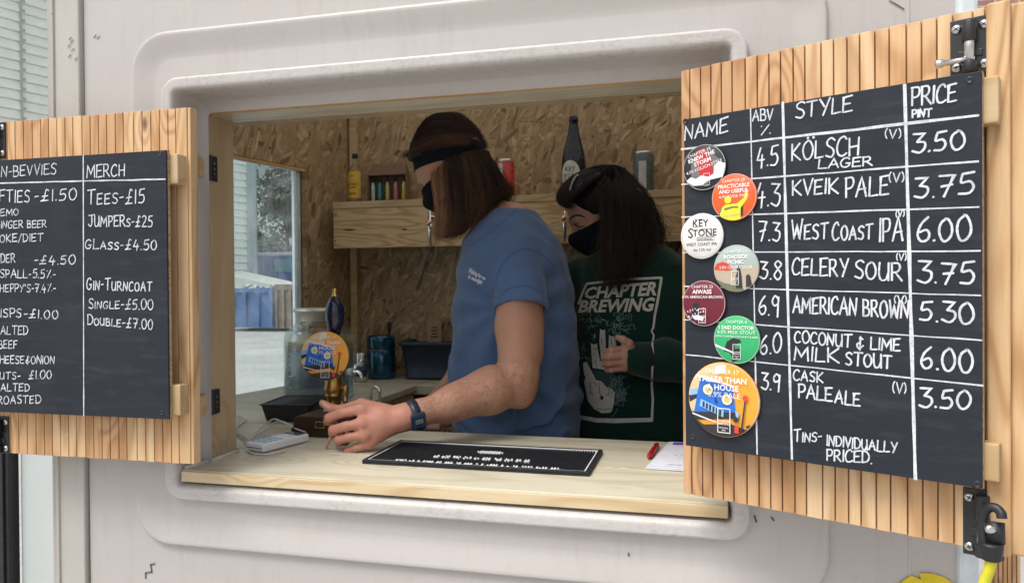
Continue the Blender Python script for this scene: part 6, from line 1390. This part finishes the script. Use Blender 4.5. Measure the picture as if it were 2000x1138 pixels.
# trousers (behind the counter)
legs = union([rc((-.50, 2.0, 1.06), (-.50, 2.0, .47), .10, .06), rc((-.48, 2.2, 1.06), (-.48, 2.2, .47), .10, .06), ell((-.49, 2.09, 1.06), (.13, .19, .13))], .04)
sculpt('trousers', legs, (-.68, 1.84, .42), (-.30, 2.36, 1.24), .016, DARK, man, MO)
# wristwatch: strap follows the wrist
wc = W_+(E_-W_)*.075; ax = (E_-W_)/np.linalg.norm(E_-W_); ow = V3(.05, -1, .0); ow -= ax*(ow@ax); ow /= np.linalg.norm(ow); uw = np.cross(ax, ow)
if uw[2] < 0: uw = -uw
wt = thing('wristwatch', None, None); wt.parent = man; wt.location = wc-MO
m = MB(); n = 40; vs = []
for q, wd in ((-.0112, 0), (-.0112, .0024), (.0112, .0024), (.0112, 0)):
    for k in range(n): a = 2*math.pi*k/n; vs.append((ax*q+ow*(.0322+wd)*math.cos(a)+uw*(.0325+wd)*math.sin(a)))
m.add(vs, [(j*n+k, j*n+(k+1) % n, (j+1)*n+(k+1) % n, (j+1)*n+k) for j in range(3) for k in range(n)], True); WB = plain('watch_resin', (.016, .022, .045), .4); m.build('strap', WB, wt)
ca = R(-24); wd_ = ow*math.cos(ca)+uw*math.sin(ca); wu = uw*math.cos(ca)-ow*math.sin(ca)
def wbox(nm, x0_, x1_, y0_, y1_, z0_, z1_, mat, bev):
    o = MB().box(x0_, x1_, y0_, y1_, z0_, z1_).build(nm, mat, wt, bevel=bev); M_ = Matrix.Identity(4)
    for i in range(3): M_[i][0], M_[i][1], M_[i][2] = ax[i], wu[i], wd_[i]
    o.matrix_local = M_; return o
wbox('watch_case', -.0178, .0178, -.0205, .0205, .030, .0405, WB, .004); wbox('bezel', -.0138, .0138, -.0155, .0155, .0402, .0415, plain('bezel_blue', (.02, .05, .12), .3), .001); wbox('display', -.0092, .0092, -.0035, .0065, .0413, .0418, C('lcd', (.34, .32, .22), .25), .0003)
m = MB()
for k in range(4): m.box(-.0075+k*.0040, -.0049+k*.0040, -.0018, .0042, .0418, .04195)
for k in range(4): m.box(-.0071+k*.0040, -.0053+k*.0040, .0004+.0, .0010+.0, .0419, .0421)
o = m.build('digits', C('lcd_digit', (.10, .10, .08), .5), wt); M_ = Matrix.Identity(4)
for i in range(3): M_[i][0], M_[i][1], M_[i][2] = ax[i], wu[i], wd_[i]
o.matrix_local = M_
# thin pink stick in the fingers
q0, q1 = p_(648, 846, 1.592), PZ(637, 875, CT+.002)
o = MB().tube([q0+(q0-q1)*.25, q0, q1], .0036, 10).build('stick', C('pink_stick', (.52, .26, .22), .5)); tag(o, 'thin pink stick held upright between the reaching fingers and the counter', 'stick')

# ================================================================== the woman
WO = V3(-.20, 2.30, .447)
wom = thing('person', 'person with long dark hair in a green printed sweatshirt and black face mask', 'person', WO)
wf_, wl_ = V3(-.2, -.98, 0), V3(.98, -.2, 0)
wrows = [(452, 1205, 1262, .05), (470, 1185, 1285, .075), (492, 1158, 1316, .098), (520, 1134, 1346, .112), (570, 1122, 1356, .122), (650, 1118, 1358, .125), (750, 1118, 1362, .122), (880, 1112, 1366, .128), (1000, 1110, 1368, .13)]
wt_ = sections(wrows, 2.31, 0, wl_, wf_, ex=2.5)
aS, aE, aW = p_(1352, 545, 2.30), p_(1400, 712, 2.21), p_(1236, 699, 2.115)
arm2 = chain([aS, aE, aE+(aW-aE)*.6, aW], [.072, .060, .056, .046], .03); rarm2 = chain([p_(1135, 545, 2.34), p_(1105, 720, 2.36), p_(1140, 800, 2.33)], [.070, .058, .05], .03)
cuff2 = rc(aW+(aE-aW)*.02, aW+(aE-aW)*.16, .043, .044)
wneck = rc(p_(1228, 480, 2.32), p_(1205, 430, 2.31), .052, .050)
def sweat(p):
    d = wt_(p)+.0045*wob(p, 26, 6, 5)*np.clip((1.62-p[:, 2])*6, 0, 1)+.003*np.sin(p[:, 2]*34+p[:, 0]*18+2*wob(p, 8, 4))
    d = smin(d, arm2(p)+.0035*np.sin(p[:, 0]*55+p[:, 2]*30), .018); d = smin(d, rarm2(p), .02); d = np.maximum(d, -(np.linalg.norm((p-aW)-np.clip(((p-aW)@(aE-aW))/((aE-aW)@(aE-aW)), -.2, .12)[:, None]*(aE-aW), axis=1)-.031))
    return np.maximum(d, -(wneck(p)-.008))
sw_o, swv, swq = sculpt('sweatshirt', sweat, (-.52, 2.03, 1.0), (.30, 2.54, 1.72), .0058, GREEN, wom, WO)
w_tree = bvh(swv, swq)
yw, pw = R(22), R(22)
gF = V3(-math.cos(yw)*math.cos(pw), -math.sin(yw)*math.cos(pw), -math.sin(pw)); gL = V3(math.sin(yw), -math.cos(yw), 0); gU = np.cross(gL, gF)
if gU[2] < 0: gU = -gU
GA = np.stack([gF, gL, gU]); Gc = p_(1163, 401, 2.30); gp = lambda f, l, u: Gc+gF*f+gL*l+gU*u
gface = ell(gp(.030, 0, -.062), (.060, .057, .078), GA)
ghead = union([ell(gp(0, 0, .006), (.092, .073, .095), GA), gface, rc(gp(.082, 0, -.036), gp(.103, 0, -.072), .008, .012), ell(gp(.058, 0, -.118), (.026, .026, .020), GA), ell(gp(.062, .032, -.066), (.022, .018, .022), GA), ell(gp(.062, -.032, -.066), (.022, .018, .022), GA), rc(gp(.080, .028, -.020), gp(.080, -.028, -.020), .012, .012)], .015)
sock = union([ell(gp(.088, s*.030, -.042), (.011, .017, .012), GA) for s in (1, -1)], .002); balls = union([ell(gp(.074, s*.030, -.043), (.0125, .0145, .0125), GA) for s in (1, -1)], .002)
gh = lambda p: smin(minus(ghead, sock, .010)(p), balls(p), .003)
gh_n = near(Gc-gU*.03, .23, gh)
wk = [p_(1219, 681, 2.085), p_(1221, 694, 2.078), p_(1221, 707, 2.080), p_(1219, 718, 2.087)]
def hand2():
    palm = union([rc(aW, k, .024, .0125) for k in wk], .015)
    fg = [chain([wk[0], p_(1194, 684, 2.062), p_(1183, 687, 2.074), p_(1190, 690, 2.092)], [.0108, .0098, .0090, .0078], .003), chain([wk[1], p_(1190, 697, 2.056), p_(1180, 699, 2.070), p_(1188, 702, 2.090)], [.0108, .0100, .0090, .0078], .003),
          chain([wk[2], p_(1190, 710, 2.060), p_(1181, 711, 2.072), p_(1189, 713, 2.092)], [.0104, .0095, .0087, .0076], .003), chain([wk[3], p_(1194, 722, 2.070), p_(1186, 722, 2.080), p_(1192, 723, 2.094)], [.0095, .0086, .0078, .0070], .003)]
    th = chain([p_(1236, 690, 2.10), p_(1228, 671, 2.082), p_(1217, 663, 2.076), p_(1206, 659, 2.074)], [.017, .0125, .0105, .0080], .006)
    def f(p):
        d = palm(p)
        for g_ in fg: d = smin(d, g_(p), .0035)
        return smin(d, th(p), .006)
    return f
h2 = near(p_(1208, 692, 2.08), .13, hand2())
def wbody(p):
    d = smin(wt_(p)+.02, wneck(p), .03); d = smin(d, gh_n(p), .018); d = smin(d, rc(aE, aW, .038, .027)(p), .02); d = smin(d, chain([aS, aE], [.05, .04])(p), .02); d = smin(d, h2(p), .010); return d+.0004*wob(p, 160, 6)
wb_o, wbv, wbq = sculpt('body', wbody, (-.52, 2.0, 1.04), (.30, 2.54, 2.04), .0042, SK2, wom, WO)
wb_tree = bvh(wbv, wbq)
# lashes and brow lie on the visible half of the face
browm = C('brow_dark', (.02, .012, .010), .7)
decal('eyebrow', [pxstroke([(1111, 432), (1116, 425), (1124, 420.5), (1134, 421), (1144, 425)], [2.2, 4, 4.4, 3.6, 1.6])], wb_tree, .0007, browm, wom, WO, 3)
decal('eyelash', [pxstroke([(1121, 437), (1127, 441.5), (1135, 443), (1143, 440)], [1.6, 2.6, 2.8, 1.8])], wb_tree, .0007, browm, wom, WO, 3)
mk_ = cut(cut(lambda p: np.maximum(union([lambda q: gh(q)-.006, ell(gp(.080, 0, -.086), (.032, .036, .036), GA)], .02)(p), -(gface(p)+.014)), gp(.000, 0, 0), -gF), gp(.06, 0, -.049), gU+gF*.10)
mo_, mv_, mq_ = sculpt('face_mask', mk_, Gc-.19, Gc+.13, .004, BLK, wom, WO)
m = MB(); e_ = p_(1186, 424, 2.225); m.tube([p_(1160, 447, 2.215), p_(1168, 434, 2.216), e_], .0014, 6); m.tube([p_(1160, 490, 2.215), p_(1172, 462, 2.212), e_], .0014, 6)
o = m.build('mask_strap', BLK, wom); o.location = -WO
GW = [[(1172, 348, 2.225), (1178, 395, 2.205), (1184, 440, 2.195), (1184, 490, 2.175), (1178, 540, 2.15)], [(1188, 332, 2.24), (1200, 390, 2.200), (1206, 450, 2.185), (1204, 500, 2.165), (1194, 548, 2.15)], [(1204, 332, 2.27), (1224, 388, 2.215), (1233, 450, 2.20), (1228, 505, 2.18), (1214, 546, 2.16)],
      [(1214, 336, 2.30), (1244, 388, 2.25), (1259, 440, 2.235), (1257, 485, 2.215), (1238, 525, 2.19)], [(1218, 340, 2.34), (1253, 390, 2.33), (1272, 435, 2.32), (1280, 465, 2.31), (1270, 485, 2.29)], [(1212, 338, 2.38), (1242, 392, 2.40), (1256, 440, 2.41), (1262, 470, 2.40), (1256, 488, 2.39)], [(1190, 338, 2.38), (1202, 392, 2.41), (1208, 440, 2.42), (1210, 470, 2.41), (1210, 485, 2.40)]]
GWw = [[p_(*q) for q in g_] for g_ in GW]
GB = [[(1192, 332, 2.24), (1160, 352, 2.20), (1130, 378, 2.195), (1112, 398, 2.205), (1122, 402, 2.20)], [(1192, 330, 2.27), (1150, 340, 2.235), (1114, 366, 2.23), (1099, 390, 2.24), (1110, 400, 2.23)], [(1192, 329, 2.31), (1150, 334, 2.30), (1114, 356, 2.295), (1098, 382, 2.295), (1104, 394, 2.28)], [(1192, 331, 2.35), (1155, 336, 2.355), (1122, 360, 2.355), (1108, 385, 2.35), (1110, 396, 2.34)], [(1190, 336, 2.22), (1172, 366, 2.20), (1160, 388, 2.195), (1152, 400, 2.20), (1160, 402, 2.20)], [(1192, 342, 2.215), (1182, 366, 2.198), (1174, 386, 2.195), (1170, 400, 2.20), (1172, 410, 2.20)]]
GBw = [[p_(*q) for q in g_] for g_ in GB]
wfall = union([chain(g_[:4]+[g_[3]+(g_[4]-g_[3])*.5], [.013, .014, .0135, .012, .007], .01) for g_ in densify(GWw)]+[chain(g_[:4], [.009, .010, .009, .006], .01) for g_ in GBw]+[np_ for np_ in [cut(ell(gp(-.006, 0, .012), (.099, .082, .100), GA), gp(.058, 0, .0), gF-gU*.75), rc(p_(1225, 400, 2.32), p_(1240, 450, 2.32), .06, .05)]], .020)
sculpt('hair_base', lambda p: wfall(p)+.004+.0016*wob(p*V3(1, 1, .2), 220, 6), (-.54, 2.06, 1.50), (-.04, 2.54, 2.04), .0052, H2B, wom, WO)
strands('hair', GWw, 5200, .0007, .0072, wom, WO, HAIR2, lambda u: .26+.30*(u > .45)+.1*math.sin(u*31), 12, .010, seed=12, trim=(.72, 1.10), out=(V3(-.27, 2.33, 0), .013))
strands('hair', GBw, 3200, .0007, .0046, wom, WO, HAIR2, lambda u: .15, 12, .002, seed=13, trim=(.9, 1.0), out=(V3(-.30, 2.30, 0), .008))
strands('hair', [[q+V3(0, -.004, 0) for q in g_] for g_ in GWw], 900, .0007, .014, wom, WO, HAIR2, lambda u: .38, 14, .020, seed=15, trim=(.7, 1.15), out=(V3(-.27, 2.33, 0), .014))
top = [[p_(1120, 352, 2.26), p_(1150, 332, 2.28), p_(1188, 327, 2.29), p_(1222, 342, 2.30)], [p_(1130, 352, 2.22), p_(1160, 338, 2.23), p_(1192, 333, 2.235), p_(1226, 352, 2.25)], [p_(1120, 350, 2.32), p_(1150, 332, 2.33), p_(1188, 327, 2.34), p_(1222, 342, 2.34)]]
strands('hair', top, 500, .0008, .004, wom, WO, HAIR2, lambda u: .12, 10, .001, seed=14)
m = MB(); m.tube(sm3([p_(1238, 374, 2.235), p_(1246, 371, 2.225), p_(1252, 378, 2.225), p_(1252, 390, 2.23), p_(1247, 400, 2.24)]), .004, 8); o = m.build('hair_claw', MT['blackplastic'], wom); o.location = -WO
sg = MB(); sg.tube(sm3([p_(1113, 372, 2.195), p_(1117, 358, 2.190), p_(1123, 346, 2.190), p_(1129, 341, 2.194)]), .0026, 8); o = sg.build('glasses_frame', C('tortoise_pale', (.40, .36, .30), .25), wom); o.location = -WO
ln = MB(); a_, b_, c_, d_ = p_(1114, 374, 2.196), p_(1128, 343, 2.196), p_(1140, 352, 2.186), p_(1124, 382, 2.186); nn = np.cross(b_-a_, d_-a_); nn /= np.linalg.norm(nn); nn *= .001
ln.add([a_, b_, c_, d_, a_+nn, b_+nn, c_+nn, d_+nn], [(0, 1, 2, 3), (7, 6, 5, 4), (0, 4, 5, 1), (1, 5, 6, 2), (2, 6, 7, 3), (3, 7, 4, 0)]); o = ln.build('glasses_lens', C('dark_lens', (.01, .01, .014), .08), wom); o.location = -WO
# print on the sweatshirt
PRW = plain('cream_print', (.52, .49, .46), .75, 0, .12, 60); PRG = plain('grey_print', (.16, .22, .21), .75, 0, .2, 80)
polys = []
for s, quad in (('CHAPTER', ((1141, 584), (1282, 577), (1285, 549), (1144, 561))), ('BREWING', ((1129, 611), (1276, 608), (1280, 580), (1133, 586)))):
    v, f = text2d(s, 1, .035, .12); polys.append((quadmap(v, quad), f))
decal('lettering', polys, w_tree, .0008, PRW, wom, WO, 5)
fr2 = [pxstroke([(1130, 594), (1138, 572), (1146, 554), (1172, 551), (1215, 545), (1255, 544), (1292, 542)], 4.6), pxstroke([(1292, 541), (1289, 560), (1284, 590), (1279, 615), (1276, 640), (1272.5, 646), (1277, 655), (1274, 672), (1276, 690), (1274, 720), (1273, 752), (1275, 780), (1273, 822)], [5, 5, 5, 4.6, 4, 3, 3.4, 3.6, 2.6, 4, 4.4, 4.6, 5]), pxstroke([(1275, 819), (1240, 820), (1200, 821), (1165, 820), (1122, 812)], [8, 8.5, 9, 8.5, 7])]
decal('print_border', fr2, w_tree, .0008, PRW, wom, WO, 6)
z3 = lambda l: [(1140+a/4.74, 620+b/4.74) for a, b in l]
hp2 = [z3(l) for l in ([(5, 590), (22, 540), (70, 490), (95, 530), (112, 572), (168, 588), (210, 640), (258, 652), (290, 690), (282, 790), (262, 862), (165, 880), (100, 845), (40, 770)], [(66, 232), (96, 250), (122, 236), (150, 392), (152, 462), (84, 466)], [(146, 225), (154, 104), (176, 120), (198, 108), (206, 262), (190, 400), (166, 404)], [(236, 158), (258, 176), (278, 168), (300, 235), (304, 262), (230, 272)], [(-6, 425), (20, 405), (46, 440), (72, 492), (8, 545)], [(98, 160), (106, 140), (110, 185), (100, 195)], [(150, 400), (205, 400), (240, 490), (180, 480), (90, 465)], [(100, 828), (150, 846), (215, 835), (262, 852), (250, 878), (165, 882)])]
decal('print_hand', [(l, [tuple(range(len(l)))]) for l in hp2], w_tree, .0008, PRW, wom, WO, 5)
rp = random.Random(9); curls = []
def curl(cx_, cy_, n, s): 
    pts = []; a = rp.uniform(0, 6); x_, y_ = cx_, cy_
    for k in range(n): a += rp.uniform(-1.1, 1.25); x_ += s*math.cos(a); y_ += s*math.sin(a); pts.append((x_, y_))
    return pts
for cx_, cy_, w_, h_, n_ in ((1151, 628, 5, 22, 9), (1176, 626, 9, 8, 7), (1204, 630, 10, 14, 12), (1222, 632, 9, 10, 9), (1213, 650, 8, 8, 6), (1146, 690, 6, 16, 10), (1205, 752, 12, 18, 18), (1212, 780, 9, 14, 12)):
    for k in range(n_):
        q = curl(cx_+rp.uniform(-w_, w_), cy_+rp.uniform(-h_, h_), 9, 2.6); curls.append(pxstroke(smooth(q, 3), .9))
decal('print_sketch', curls, w_tree, .0009, PRG, wom, WO, 6)
ikl = [z3(l) for l in ([(60, 600), (66, 680), (88, 715)], [(140, 600), (150, 690), (160, 720)], [(240, 650), (232, 720)], [(70, 700), (52, 690)], [(110, 390), (120, 460)], [(165, 300), (195, 305)], [(90, 290), (130, 285)], [(168, 180), (172, 250)], [(255, 190), (262, 250)], [(150, 730), (175, 725), (185, 745), (165, 760), (150, 745)], [(200, 715), (225, 712)], [(120, 640), (100, 600)], [(110, 840), (200, 850), (255, 840)])]
decal('print_ink', [pxstroke(l, 1.2) for l in ikl]+[(z3([(152, 728), (172, 722), (184, 742), (166, 758)]), [(0, 1, 2, 3)])], w_tree, .0014, BLK, wom, WO, 5)
decal('print_shade', [(z3([(80, 478), (150, 490), (240, 505), (330, 550), (390, 690), (380, 770), (300, 800), (295, 690), (262, 645), (210, 638), (172, 582), (112, 566)]), [tuple(range(12))])], w_tree, .0005, plain('print_teal', (.015, .06, .058), .8), wom, WO, 5)
decal('neck_label', [([(1243, 491), (1266, 472), (1270, 477), (1247, 499)], [(0, 1, 2, 3)])], w_tree, .0012, PRW, wom, WO, 4)
cf, cv_, cq_ = sculpt('cuff', lambda p: np.maximum(np.maximum(rc(aW-(aE-aW)*.03, aW+(aE-aW)*.2, .046, .0495)(p), (p-aW-(aE-aW)*.22)@((aE-aW)/np.linalg.norm(aE-aW))), np.maximum(-(rc(aW-(aE-aW)*.5, aW+(aE-aW)*.5, .034, .034)(p)), (p-aW+(aE-aW)*.02)@(-(aE-aW)/np.linalg.norm(aE-aW)))), aW-.10, aW+.12, .0045, MT['cuffdark'], wom, WO)
wlegs = union([rc((-.26, 2.32, 1.06), (-.26, 2.32, .47), .09, .055), rc((-.10, 2.32, 1.06), (-.10, 2.32, .47), .09, .055), ell((-.18, 2.32, 1.06), (.18, .12, .13))], .04)
sculpt('trousers', wlegs, (-.40, 2.14, .42), (.04, 2.50, 1.24), .016, DARK, wom, WO)
